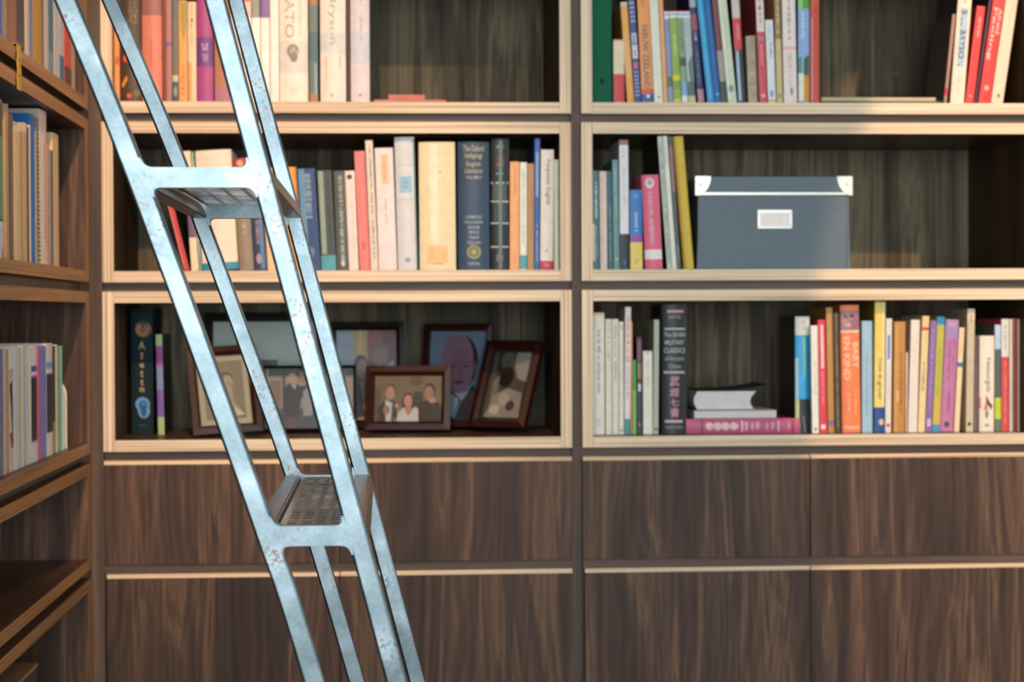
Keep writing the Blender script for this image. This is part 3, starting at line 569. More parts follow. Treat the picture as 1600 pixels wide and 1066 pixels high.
# --- right bay, bottom shelf
bb(B_3, 926.5, 945.5, 489, 0, 'd6d2c6', 'pale book with handwritten-style title, far left', ('b', 486, 494, 'd6b48a'), ('d', 'Stijl de 405 en verdwaal weer', .5, 515, 616, .34, '55564e'), ('s', .5, 655, 668, .5, 'b0b0a4'), set=.04, hard=True)
bb(B_3, 946.5, 956.5, 499, 0, 'd3d0bd', 'thin cream book, first of a matching pair', ('s', .5, 505, 568, .3, '4a4a42'), set=.04)
bb(B_3, 957, 967, 499, 0, 'd0cfc2', 'thin cream book, second of a matching pair', ('s', .5, 504, 600, .3, '55564e'), set=.04)
bb(B_3, 967.5, 975, 503, 0, 'd8d3c6', 'thin white book with little lettering', ('s', .5, 508, 520, .4, '4a4a48'), ('s', .5, 530, 640, .3, 'd4b8b4'), ('e', .5, 673, 1.5, 2, '55555a'), set=.04)
bb(B_3, 975.5, 985, 480, 2, 'd9d0ca', 'tall thin white book with red title', ('s', .5, 490, 568, .55, 'd0605c'), ('s', .5, 574, 620, .35, '6a90a8'), ('b', 655, 680, '3f8c8c'), set=.04)
bb(B_3, 985.3, 989, 503, 0, 'd88c4c', 'very thin orange book', set=.045)
bb(B_3, 989.3, 994.5, 563, 0, '3f9c4a', 'small thin green book', ('b', 610, 680, '7cb862'), set=.04)
bb(B_3, 995.5, 1003.5, 527, 0, '33373c', 'small black book with maroon label', ('r', .1, .9, 533, 564, '7c4456'), ('r', .1, .9, 568, 592, '8a7444'), ('r', .2, .8, 600, 612, 'c0c0c4'), ('e', .5, 664, 2, 3, 'c0506c'), set=.04)
bb(B_3, 1005, 1020, 549, 0, 'dcd8c8', 'small cream book with faint red print', ('s', .5, 565, 605, .35, 'dcae9c'), ('e', .5, 552, 3, 1.6, '8fb0b8'), set=.04)
bb(B_3, 1020.5, 1029, 500, 2, 'a9ae9a', 'tall pale grey-green book', ('s', .5, 510, 560, .2, '828874'), ('e', .5, 671, 2, 2.5, '333a34'), set=.04)
bb(B_3, 1034, 1074, 476, 1, '1e2223', 'thick black book on Chinese military classics', ('r', .2, .85, 485, 489, 'c98a90'), ('h', 'SAWYER', 493, 499, .5, '84888a'), ('r', .1, .92, 513, 516, 'a9adab'), ('h', 'The SEVEN', 520, 527, .84, 'a9adab'), ('h', 'MILITARY', 532, 539, .76, 'a9adab'), ('h', 'CLASSICS', 544, 552, .84, 'a9adab'), ('h', 'of Ancient', 557, 564, .76, '95999a'), ('h', 'China', 569, 576, .5, '95999a'), ('r', .08, .9, 580.5, 584, 'a9adab'),
   ('h', '武', 588, 604, .38, 'c890a0'), ('h', '經', 607, 620, .36, 'c890a0'), ('h', '七', 624, 635, .36, 'c890a0'), ('h', '書', 638, 652, .34, 'c890a0'), ('r', .12, .82, 657, 661, 'c8a0aa'), ('h', 'WESTVIEW', 666, 671, .72, '84888a'), set=.035, hard=True, side='0e0f10')
bb(B_3, 1243, 1266, 495, 0, '2f9ad0', 'blue book with white top and black foot', ('b', 490, 524, 'c6c8c4'), ('b', 624, 682, '222c33'), ('s', .6, 500, 518, .4, 'a4a6a4'), ('r', .0, .2, 560, 640, '9fc4d4'), ('r', .0, .25, 625, 665, 'b9c48a'), ('p', [(.5, 528), (.68, 528), (.68, 592), (.58, 590)], '7ab898'), ('r', .7, 1, 524, 624, '1c7ca8'), ('p', [(.5, 650), (.56, 650), (.7, 676), (.64, 676)], '7c8a90'), side='2a2924', hard=True, set=.04)
bb(B_3, 1269, 1280, 509, -2, 'd8d8cf', 'slim white book beside the blue one', ('s', .6, 565, 620, .25, '9a9c98'), ('e', .5, 671, 2, 3, '7a8084'), set=.03)
bb(B_3, 1281, 1293, 500, -3, 'cc3a48', 'bright red book with white title', ('r', .35, .7, 508, 576, 'e2c0c0'), ('s', .5, 580, 637, .35, 'dc9498'), ('r', .2, .75, 664, 671, 'e6ccd0'), set=.03)
bb(B_3, 1294, 1304, 481, -3, 'ad7f40', 'tall light brown book with violet mark', ('s', .4, 490, 545, .25, 'c9a878'), ('r', .05, 1, 657, 665, '72649c'), set=.03)
bb(B_3, 1305.5, 1314, 489, -3, '4a3c2a', 'dark brown speckled book', ('s', .5, 492, 670, .45, '8a7a58'), set=.03)
bb(B_3, 1316.5, 1346, 477, -3, 'e27a48', 'bright orange book with a baby on its spine', ('b', 486, 517, '9a7078'), ('e', .36, 501, 9, 11, 'b0807c'), ('e', .75, 506, 7, 9, '8a5f6c'), ('e', .25, 495, 3, 3, '4a3a52'), ('e', .6, 494, 4, 3, '4a3a52'), ('e', .42, 508, 4, 3, 'c49a94'), ('b', 517, 520, 'e0c8b8'), ('d', 'BABY', .78, 536, 576, .34, 'e8bc9c'), ('d', 'EN KIND', .3, 527, 594, .34, 'e8bc9c'), ('d', 'Penelope', .72, 610, 648, .16, 'e8ae8c'), ('d', 'Leach', .38, 616, 642, .16, 'e8ae8c'), ('h', 'Kosmos', 665, 671, .8, 'f0ccb0'), set=.03, hard=True)
bb(B_3, 1347, 1363.5, 502, 0, '92b4c6', 'light blue book', ('s', .45, 515, 540, .2, 'c0c8c8'), ('s', .45, 555, 650, .2, '6f94aa'), set=.03)
bb(B_3, 1365.5, 1382.5, 471, 2, 'ddc567', 'tall yellow book lettered Ook ik groei', ('b', 637, 682, '1f4a88'), ('r', .1, .75, 484, 550, 'e0c254'), ('d', 'Ook ik groei!', .5, 560, 624, .44, '5b5540'), ('r', .7, .98, 472, 635, 'd9cf95'), ('e', .68, 660, 4, 5, 'd2b490'), side='7c7a20', set=.03, hard=True)
bb(B_3, 1383, 1392.5, 498, 2, 'd4cfc6', 'slim white book with blue title', ('r', .3, .7, 524, 562, '5a78b0'), ('s', .5, 575, 640, .3, 'dcb8b4'), ('e', .5, 665, 3, 3, 'c04a48'), set=.03)
bb(B_3, 1395.5, 1414, 503, 2, 'b5803c', 'gold-brown book', ('r', .1, .3, 510, 676, 'c8944c'), ('s', .65, 552, 645, .18, '6a4820'), ('s', .35, 612, 630, .3, 'd8b888'), side='8a5c28', set=.03, hard=True)
bb(B_3, 1414.5, 1418.5, 551, 1, 'd4b4a8', 'small thin pink book', set=.035)
bb(B_3, 1419, 1433, 500, 5, 'ddd4c6', 'plain cream book showing only pages', ('r', .3, .36, 502, 676, 'c8bcac'), ('r', .65, .7, 502, 676, 'c8bcac'), set=.03)
bb(B_3, 1434, 1445, 494, 8, 'dcc492', 'cream book with a red stripe near the top', ('b', 492, 512, 'e0bc8c'), ('b', 512, 517, 'b8492c'), ('d', 'HYGIENE', .5, 567, 612, .32, '6c5c48'), ('s', .6, 520, 550, .25, 'b09a70'), set=.03)
bb(B_3, 1445.5, 1456, 501, 9, '84629a', 'purple book leaning right', ('s', .5, 515, 640, .4, 'a48cb4'), ('r', .2, .8, 655, 667, 'c0b0cc'), set=.03)
bb(B_3, 1456.5, 1468.5, 495, 9, 'b0ac48', 'yellow-green book with blue top and foot', ('b', 492, 508, '1f82b8'), ('s', .5, 545, 620, .2, '7a8040'), ('b', 664, 682, '3f8cb4'), ('b', 620, 664, 'c0a848'), set=.03)
bb(B_3, 1469, 1490, 499, 10, 'b06e96', 'wide lilac-pink leaning book', ('b', 496, 530, '9880ac'), ('r', .2, .8, 503, 511, 'b090a4'), ('s', .38, 530, 600, .2, '7a4c7c'), ('s', .7, 530, 570, .2, '8a5c88'), ('s', .5, 612, 648, .2, '7a4470'), ('e', .45, 664, 4, 5, '4a4050'), set=.03, hard=True)
bb(B_3, 1490.5, 1499, 512, 9, 'dcc8a0', 'thin cream leaning book with blue band', ('b', 567, 574, '2c6a94'), ('s', .5, 520, 560, .3, 'b4a078'), set=.03)
bb(B_3, 1509, 1521, 483, 3, 'bcb094', 'tall greyish cream book', ('s', .5, 494, 506, .3, '5f5a4c'), ('e', .45, 663, 3, 3, '3c3830'), ('b', 480, 500, 'd2c0a0'), set=.03)
bb(B_3, 1522, 1529, 530, 2, '6f5560', 'dark mauve thin book', ('b', 570, 682, '7c6266'), set=.04)
bb(B_3, 1530.5, 1554, 525, 1, 'ddd2c2', 'white nature guide with red plant picture', ('d', 'Natuurgids', .55, 560, 613, .42, '6f6c5c'), ('p', [(-.0, 622), (.5, 620), (.85, 640), (.4, 642), (0, 638)], 'cc5a44'), ('p', [(.4, 618), (.7, 630), (.9, 634), (.75, 640), (.5, 630)], '4a3a34'), ('p', [(.35, 645), (.55, 640), (.6, 650), (.45, 656)], '6a8c40'), ('s', .5, 663, 668, .4, '6a6660'), set=.03, hard=True)
bb(B_3, 1554.5, 1564.5, 508, 0, '505c58', 'light blue, dark and lime banded book', ('b', 500, 546, 'a9c2d6'), ('b', 622, 655, 'b4c424'), ('b', 655, 682, '5c7458'), set=.03)
bb(B_3, 1565, 1577, 499, 0, 'c8464a', 'book with white top half and red bottom', ('b', 495, 558, 'd2d4cc'), ('s', .5, 508, 550, .4, '9a9c9a'), ('s', .5, 565, 665, .25, 'e09690'), set=.03)
bb(B_3, 1577.5, 1582.5, 499, 0, 'd2d0c4', 'very thin off-white book', ('s', .5, 600, 660, .3, '8d8c88'), set=.03)
bb(B_3, 1583.3, 1589, 498, 0, '8c3a34', 'dark red book near the right edge', ('s', .5, 505, 660, .3, 'a8605a'), set=.03)
bb(B_3, 1589.5, 1593.5, 499, 0, 'cfa892', 'thin peach book at the right edge', set=.03)
# --- side bookcase
bb_ = lb
lb(L_1, -12, 4.5, -40, '1560a8', 'bright blue book nearest the front')
lb(L_1, 4.8, 11.5, -40, '8a7a66', 'grey-beige patterned book', ('s', .5, -30, 60, .7, 'b4a48c'))
lb(L_1, 11.8, 18.5, -40, '7a5a48', 'reddish brown book', side='4c362c')
lb(L_1, 18.8, 27, -40, '825c46', 'mid brown book beside the black one')
black_one = lb(L_1, 27.3, 39.5, -40, '2c3030', 'black book with yellow ribbon hanging from it', ('b', 66, 90, '33484e'))
lb(L_1, 39.8, 46, -40, 'c4b99a', 'cream book beside the black one')
lb(L_1, 46.3, 52.5, -40, '6a78a4', 'periwinkle blue book')
lb(L_1, 52.8, 65, -40, 'b0862a', 'ochre gold book', ('e', .8, 70, 2, 5, '8a5c1c'))
lb(L_1, 65.3, 69.5, -40, '6c6458', 'thin dark grey book')
lb(L_1, 69.8, 76.5, -40, 'c4b8b0', 'pale pinkish book')
lb(L_1, 76.8, 84.5, -40, '24707e', 'teal blue book', ('b', 82, 140, '5f8ea0'))
lb(L_1, 84.8, 93.2, -40, 'bcc0be', 'plain white book')
lb(L_1, 93.5, 101, -40, 'b9b4ba', 'white book with blue foot', ('b', 88, 150, '1f6c96'))
lb(L_1, 101.5, 112.5, -40, 'd2463a', 'bright red book with dark foot', ('b', 106, 150, '3a2a20'))
lb(L_1, 112.8, 118, -40, 'a89684', 'thin beige book at the far end')
lb(L_2, -14, 9.5, 153, '4b9070', 'black, green and white banded book', ('b', 140, 160, '9a5a48'), ('b', 160, 211, '2c3436'), ('b', 344, 410, 'c8ccd0'), ('b', 342, 345, '1a1a18'), ('p', [(.7, 392), (.98, 380), (.98, 402), (.7, 402)], 'a03a40'), hard=True)
lb(L_2, 9.8, 14.5, 164, 'a8875e', 'tan book beside the green one')
lb(L_2, 14.8, 22, 180, '55483a', 'brown speckled magazine', ('s', .5, 200, 400, .5, '8c7c64'), ('e', .5, 275, 2, 7, 'b4a68c'))
lb(L_2, 22.3, 31, 192, 'ceb38a', 'first cream magazine', ('b', 190, 206, 'd6c6b0'))
lb(L_2, 31.3, 37, 193, 'a8936f', 'darker beige magazine', ('b', 190, 206, 'd2c0a4'))
lb(L_2, 37.3, 43, 193, 'b89c74', 'light tan magazine', ('b', 190, 206, 'd2bca0'))
lb(L_2, 43.3, 46, 200, '4a4038', 'very thin dark magazine')
lb(L_2, 46.2, 48.5, 196, 'd0c8b8', 'very thin white magazine')
lb(L_2, 48.8, 57.5, 180, '0f62ac', 'bright blue tall folder', d=.21, hard=True)
lb(L_2, 57.8, 61.5, 184, '8a8070', 'spiral-bound grey notebook', *[('r', .1, .9, y, y+2.5, '2c2c2e') for y in range(188, 410, 7)])
lb(L_2, 61.8, 67, 172, 'cfc9bf', 'tall white folder', d=.26, side='c6bfb0')
lb(L_2, 67.3, 73.8, 174, 'd4bdb2', 'tall pinkish white folder', ('s', .5, 225, 380, .4, 'b4949c'), d=.2)
lb(L_2, 74, 78, 226, 'c09070', 'thin peach magazine', ('p', [(.1, 330), (.9, 390), (.9, 405), (.1, 405)], 'c89a50'))
lb(L_2, 78.3, 81, 235, '7c8ea4', 'thin blue-grey magazine')
lb(L_2, 81.2, 83, 236, '2f3136', 'thin black magazine')
lb(L_2, 83.3, 92.5, 210, 'd2b288', 'tall cream book at the far end', d=.12)
lb(L_3, -16, 1.5, 545, '7a3430', 'maroon booklet at the frame edge', ('b', 640, 760, '6a6e4c'))
lb(L_3, 1.8, 5.8, 546, '66708a', 'thin slate blue booklet')
lb(L_3, 6.1, 9.5, 545, 'cfa6a4', 'thin pink booklet')
lb(L_3, 9.8, 14.8, 546, 'b09474', 'tan booklet')
lb(L_3, 15.1, 21.5, 543, 'cdb59c', 'white and black diagonal booklet', ('b', 540, 578, 'd4d2cc'), ('p', [(.2, 578), (.9, 576), (.9, 588), (.2, 590)], '9a5a94'), ('p', [(.1, 602), (.6, 596), (1, 690), (.95, 702), (.7, 690)], '25211d'), ('p', [(.05, 676), (.45, 676), (.7, 700), (.3, 700)], '8a3030'))
lb(L_3, 21.8, 29.8, 543, 'c6cacc', 'widest plain white booklet')
lb(L_3, 30.1, 33.2, 543, 'b4a892', 'thin beige booklet')
lb(L_3, 33.5, 37.3, 541, 'd2ccb8', 'thin cream booklet')
lb(L_3, 37.6, 41, 541, 'aeb0a8', 'thin grey booklet')
lb(L_3, 41.3, 46.3, 542, 'b9c6cc', 'thin pale blue booklet')
lb(L_3, 46.6, 49.8, 543, 'd2c4b0', 'thin cream striped booklet')
lb(L_3, 50.1, 59, 541, 'd0ccca', 'white booklet with large navy block', ('b', 572, 581, '4a5090'), ('b', 587, 591, 'b83a6c'), ('b', 591, 688, '1c222c'), ('b', 688, 691, 'b83a6c'))
lb(L_3, 59.3, 63.5, 541, 'c4608c', 'hot pink booklet')
lb(L_3, 63.8, 73.5, 541, '6c80bc', 'cornflower blue booklet', ('r', 0, .2, 545, 720, '8a70b0'))
lb(L_3, 73.8, 83.2, 537, 'd6cac0', 'white booklet with pale blue band and navy block', ('b', 566, 576, '6c9cc0'), ('b', 584, 676, '222c38'))
lb(L_3, 83.5, 87.6, 541, '3a2e22', 'thin dark brown booklet', ('b', 660, 720, '9a8468'))
lb(L_3, 87.9, 91.2, 539, 'cfc6a4', 'thin ivory booklet')
lb(L_3, 91.5, 94.6, 541, '4aa08c', 'thin turquoise booklet')
lb(L_3, 94.9, 98.5, 541, '9cc0a8', 'thin mint green booklet')
# yellow ribbon: a part of the black book
bm = bmesh.new(); X = .0346
ya = PL(24.5, 110, XL).y; yb2 = PL(30, 110, XL).y; yo = black_one.location.y
for i in range(6):
    z0 = R1BI+.004-i*.0098-R1BI; z1 = z0-.0098; w0 = .0003*i
    box(bm, (ya-yo-w0, -.0085-.0005*(i % 2), z1), (yb2-yo-w0*.4, -.0075-.0005*(i % 2), z0))
box(bm, (ya-yo, -.0085, .0035), (yb2-yo+.028, -.0001, .0042))
mesh_obj('bookmark_ribbon', bm, M_YEL, black_one)['label'] = 'yellow ribbon bookmark'
# rounded white booklet, last on the side shelf
Xs = XL-.012; y0 = PL(98.9, 640, Xs).y; y1 = PL(104.5, 640, Xs).y; Hh = PL(102, 592, Xs).z-R3BI+.004
t = empty('book', (Xs, y0, R3BI+.0003), math.pi/2, "short white booklet with rounded corner at the shelf's far end", 'book', L_3[3])
bm = bmesh.new(); pts = [(0, 0), (0, Hh-.03)]+[(.03-.03*math.cos(a), Hh-.03+.03*math.sin(a)) for a in [i*math.pi/16 for i in range(1, 9)]]+[(.12, Hh), (.12, 0)]
for xx in (0, y1-y0-.0015):
    va = [bm.verts.new((xx, y, z)) for y, z in pts]; vb = [bm.verts.new((xx+.001, y, z)) for y, z in pts]; n = len(pts)
    for i in range(n): bm.faces.new((va[i], vb[i], vb[(i+1) % n], va[(i+1) % n]))
    bm.faces.new(va); bm.faces.new(vb)
lay = bm.loops.layers.float_color.new('Col')
for f in bm.faces:
    for l in f.loops: l[lay] = (*lin('c4ccc4'), 1)
mesh_obj('cover', bm, M_COVER, t)
bm = bmesh.new(); pts2 = [(y*.985+.0012, z*.99+.0004) for y, z in pts]
va = [bm.verts.new((.0012, y, z)) for y, z in pts2]; vb = [bm.verts.new((y1-y0-.0017, y, z)) for y, z in pts2]; n = len(pts2)
for i in range(n): bm.faces.new((va[i], vb[i], vb[(i+1) % n], va[(i+1) % n]))
bm.faces.new(va); bm.faces.new(vb); mesh_obj('pages', bm, M_PAGES, t)
# ------------------------------------------------------------ lying books and booklets
def flat(x0, x1, yt, yb, zb, set, d, col, label, group, *arts, hard=False, side=None, th=None):
    Y = YF+set; X0 = P(x0, yb, Y).x; X1 = P(x1, yb, Y).x; T = th or (P(x0, yt, Y).z-P(x0, yb, Y).z)
    r = empty('book', (X0, Y, zb+T+.0003), 0, label, 'book', group); r.rotation_euler = (0, math.pi/2, 0)
    L = X1-X0; zf = lambda xpx: L*(xpx-x0)/(x1-x0)
    bm, ys, t = cover_mesh(T, d, L, col, side or col, [], hard, arts, zf, FL/Y)
    mesh_obj('cover', bm, M_COVER, r, keep=True)
    ins = .003 if hard else .0005
    bp = bmesh.new(); box(bp, (t+.0002, (.004 if hard else .001)+t, ins), (T-t-.0002, d-(.003 if hard else .0006), L-ins)); mesh_obj('pages', bp, M_PAGES, r)
    return r, T, X0, X1
def qu(s, u, xa, xb, hf, c): return ('u', s, u, xb, xa, hf, c)
def paper_slab(name_pages, x0, x1, yt, yb, zb, set, d, label, group, cover, hollow=False):
    """a book lying with its page edges to the viewer"""
    Y = YF+set; X0 = P(x0, yb, Y).x; X1 = P(x1, yb, Y).x; T = P(x0, yt, Y).z-P(x0, yb, Y).z; L = X1-X0
    r = empty('book', (X0, Y, zb), 0, label, 'book', group)
    bm = bmesh.new(); n = 9; t0 = .0012
    if hollow:
        lf = [(-.006*math.sin(math.pi*i/n)+.004, t0+(T-2*t0)*i/n) for i in range(n+1)]
        rt = [(L-.008*math.sin(math.pi*i/n)+.004*(i/n), t0+(T-2*t0)*i/n) for i in range(n+1)]
    else: lf = [(0, t0), (0, T-t0)]; rt = [(L, t0), (L, T-t0)]
    prof = lf+list(reversed(rt)); a = [bm.verts.new((x, .0005, z)) for x, z in prof]; b = [bm.verts.new((x, d, z)) for x, z in prof]
    for i in range(len(prof)): bm.faces.new((a[i], b[i], b[(i+1) % len(prof)], a[(i+1) % len(prof)]))
    bm.faces.new(a); bm.faces.new(b); mesh_obj('pages', bm, M_PAGES2, r)
    bm = bmesh.new(); box(bm, (-.001, 0, .0001), (L+.0005, d+.001, t0-.0001))
    if hollow:                                   # the upper board curls up towards the right
        for i in range(8):
            xa = .004+(L+.022)*i/8; xb = .004+(L+.022)*(i+1)/8; za = T-t0+.0001+.010*(i/8)**3; zb_ = T-t0+.0001+.010*((i+1)/8)**3
            v = [bm.verts.new(p) for p in ((xa, .002, za), (xb, .002, zb_), (xb, d, zb_), (xa, d, za), (xa, .002, za+.0008), (xb, .002, zb_+.0008), (xb, d, zb_+.0008), (xa, d, za+.0008))]
            for q in ((0, 3, 2, 1), (4, 5, 6, 7), (0, 1, 5, 4), (1, 2, 6, 5), (2, 3, 7, 6), (3, 0, 4, 7)): bm.faces.new([v[k] for k in q])
    else: box(bm, (-.001, 0, T-t0+.0001), (L+.0005, d+.001, T-.0001))
    mesh_obj('cover', bm, cover, r)
    return T
M_PAGES2 = plain('stacked_page_edges', 'c9c8c6', .8, nscale=30)

M_BLK = plain('black_soft_cover', '16181a', .6); M_TAN = plain('beige_soft_cover', 'c9bfa4', .6)
g = 'books lying in a small stack'
z0 = R3BI
r, T, _, _ = flat(1072, 1250, 656.5, 680, z0, .035, .17, 'b8587a', "long pink hardback lying flat, bottom of the stack on right bay's shelf", g,
    *[('p', [(.28, xa), (.5, xa-1.5), (.72, xa+1), (.76, xa+6), (.6, xa+11.5), (.4, xa+11), (.24, xa+6)], 'd9b9bc') for xa in (1104, 1117, 1129, 1142)],
    ('r', .14, .86, 1158, 1161, 'd9b9bc'), ('r', .2, .8, 1164, 1168, 'd4adb8'), ('r', .3, .7, 1173, 1178, 'cc98a8'), ('r', .22, .7, 1181, 1186, 'd0a4b0'), ('r', .3, .75, 1196, 1200, 'c88fa2'), ('r', .25, .75, 1205, 1209, 'c88fa2'), ('r', .14, .86, 1215, 1217.5, 'd9b9bc'), ('r', .3, .7, 1231, 1234, 'cc98a8'),
    ('r', .02, .98, 1096, 1098, '6a3050'), ('r', .02, .98, 1238, 1240, '7a3050'), ('s', .5, 1084, 1088, .5, 'd0a0b0'), hard=True, side='a8283c')
z1 = z0+T+.0008
T2 = paper_slab('pages', 1085, 1213, 644, 656, z1, .045, .15, 'cream paperback lying flat, middle of the stack beside the black book', g, M_TAN)
paper_slab('pages', 1086, 1178, 613, 643.5, z1+T2+.0004, .05, .14, 'thick grey-paged book with black curling cover, topmost of its stack', g, M_BLK, True)
g = 'flat booklets on the upper shelves'
r, T, _, _ = flat(585, 697, 150, 158.5, R1BI, .05, .12, 'b0685c', 'dusty pink booklet lying flat below a smaller one, centre top shelf', g)
flat(607, 664, 142, 150, R1BI+T+.0007, .06, .10, 'b56252', 'smaller brick pink booklet lying on top of the dusty pink one', g)
r, T, _, _ = flat(1284, 1476, 152.5, 158.5, R1BI, .03, .2, '3c5a34', "dark green booklet lying flat on right bay's top shelf", g)
r2, T2, _, _ = flat(1284, 1462, 146.5, 152, R1BI+T+.0007, .035, .19, 'b9a888', "cream magazine lying on the dark green booklet, right bay's top shelf", g)
# ------------------------------------------------------------ storage box
def storage_box():
    Y = YF+.012; X0 = P(1091.5, 418, Y).x; X1 = P(1327, 418, Y).x; zb = R2BI; zt = P(1200, 278, Y).z
    W = X1-X0; H = zt-zb; d = .25; lidh = .027; o = .0035
    t = empty('storage_box', (X0, Y, zb+.0003), 0, 'grey fibreboard storage box with metal corners and label holder', 'storage box')
    bm = bmesh.new(); box(bm, (0, o, 0), (W, d, H-.002), bev=.0015); mesh_obj('body', bm, M_GREYBOX, t)
    for x in (0, W):
        bm = bmesh.new(); s = 1 if x == 0 else -1
        pts = [(x, .0), (x+s*.0035, .0), (x+s*.003, .045), (x+s*.0022, .13), (x-s*.0, .13), (x-s*.0006, .05), (x-s*.0028, .0)]
        a = [bm.verts.new((px_, o-.0012, pz)) for px_, pz in pts]; b = [bm.verts.new((px_, o-.0001, pz)) for px_, pz in pts]
        for i in range(len(pts)): bm.faces.new((a[i], b[i], b[(i+1) % len(pts)], a[(i+1) % len(pts)]))
        bm.faces.new(a); bm.faces.new(b); mesh_obj('edge_binding', bm, M_GREYBOX, t)
    lid = empty('lid', (0, 0, 0)); lid.parent = t
    bm = bmesh.new(); e = .004
    box(bm, (-e, 0, H), (W+e, d+.003, H+.0015)); box(bm, (-e, 0, H-lidh), (W+e, .0018, H)); box(bm, (-e, d+.0012, H-lidh), (W+e, d+.003, H))
    box(bm, (-e, .0018, H-lidh), (-e+.0018, d+.0012, H)); box(bm, (W+e-.0018, .0018, H-lidh), (W+e, d+.0012, H))
    bpy.data.objects.remove(lid); lid = mesh_obj('lid', bm, M_GREYBOX, t)
    bm = bmesh.new(); box(bm, (-e-.0008, -.0012, H-lidh-.0012), (W+e+.0008, -.0001, H-lidh+.0028)); mesh_obj('metal_trim', bm, M_CHROME, lid)
    for cx, s in ((-e, 1), (W+e, -1)):
        bm = bmesh.new(); R = .0245
        pts = [(cx-s*.0012, H+.002), (cx+s*R, H+.002)]+[(cx+s*(R*math.cos(a)**1.0), H+.002-(lidh+.004)*math.sin(a)) for a in [i*math.pi/2/8 for i in range(1, 8)]]+[(cx+s*.006, H-lidh-.002), (cx-s*.0012, H-lidh-.002)]
        a = [bm.verts.new((px_, -.0022, pz)) for px_, pz in pts]; b = [bm.verts.new((px_, -.0013, pz)) for px_, pz in pts]; n = len(pts)
        for i in range(n): bm.faces.new((a[i], b[i], b[(i+1) % n], a[(i+1) % n]))
        bm.faces.new(a); bm.faces.new(b)
        box(bm, (min(cx-s*.0012, cx-s*.0002), -.0013, H-lidh-.002), (max(cx-s*.0012, cx-s*.0002), .022, H+.002)); box(bm, (min(cx, cx+s*R*.8), -.0013, H+.0016), (max(cx, cx+s*R*.8), .02, H+.0024))
        cg = mesh_obj('corner_guard', bm, M_CHROME, lid)
        bm = bmesh.new(); bmesh.ops.create_uvsphere(bm, u_segments=10, v_segments=6, radius=.0022); bmesh.ops.scale(bm, vec=(1, .4, 1), verts=bm.verts); bmesh.ops.translate(bm, vec=(cx+s*.008, -.0024, H-.011), verts=bm.verts); mesh_obj('rivet', bm, M_CHROME, cg, smooth=True)
    lx0 = P(1184, 340, Y).x-X0; lx1 = P(1238, 340, Y).x-X0; lz1 = P(1200, 328, Y).z-zb; lz0 = P(1200, 357.5, Y).z-zb
    bm = bmesh.new(); k = .0045
    for a, b in (((lx0, 0, lz0), (lx1, 0, lz0+k*.8)), ((lx0, 0, lz1-k*1.3), (lx1, 0, lz1)), ((lx0, 0, lz0+k*.8), (lx0+k, 0, lz1-k*1.3)), ((lx1-k, 0, lz0+k*.8), (lx1, 0, lz1-k*1.3))):
        box(bm, (a[0], o-.0022, a[2]), (b[0], o-.0003, b[2]), bev=.0004)
    mesh_obj('label_holder', bm, M_CHROME, t)
    bm = bmesh.new(); box(bm, (lx0+k*.9, o-.0010, lz0+k*.7), (lx1-k*.9, o-.0004, lz1-k*1.2)); mesh_obj('label_card', bm, M_CARD, t)
storage_box()
# wood-topped box, low on the left
X = XL-.05; ya = PL(-60, 1040, X).y; yb_ = PL(58, 1040, X).y; zt = PL(57, 1037, X).z; zb = hz(-.60)+TH
t = empty('small_box', (X, ya, zb+.0003), 0, 'wood-topped grey box low in the side bookcase, bottom left corner', 'box')
bm = bmesh.new(); box(bm, (-.16, 0, 0), (0, yb_-ya, zt-zb-.006), bev=.002); mesh_obj('body', bm, M_SPK, t)
bm = bmesh.new(); box(bm, (-.16, -.001, zt-zb-.0058), (.001, yb_-ya+.001, zt-zb), bev=.001); mesh_obj('top', bm, M_SPW, t)
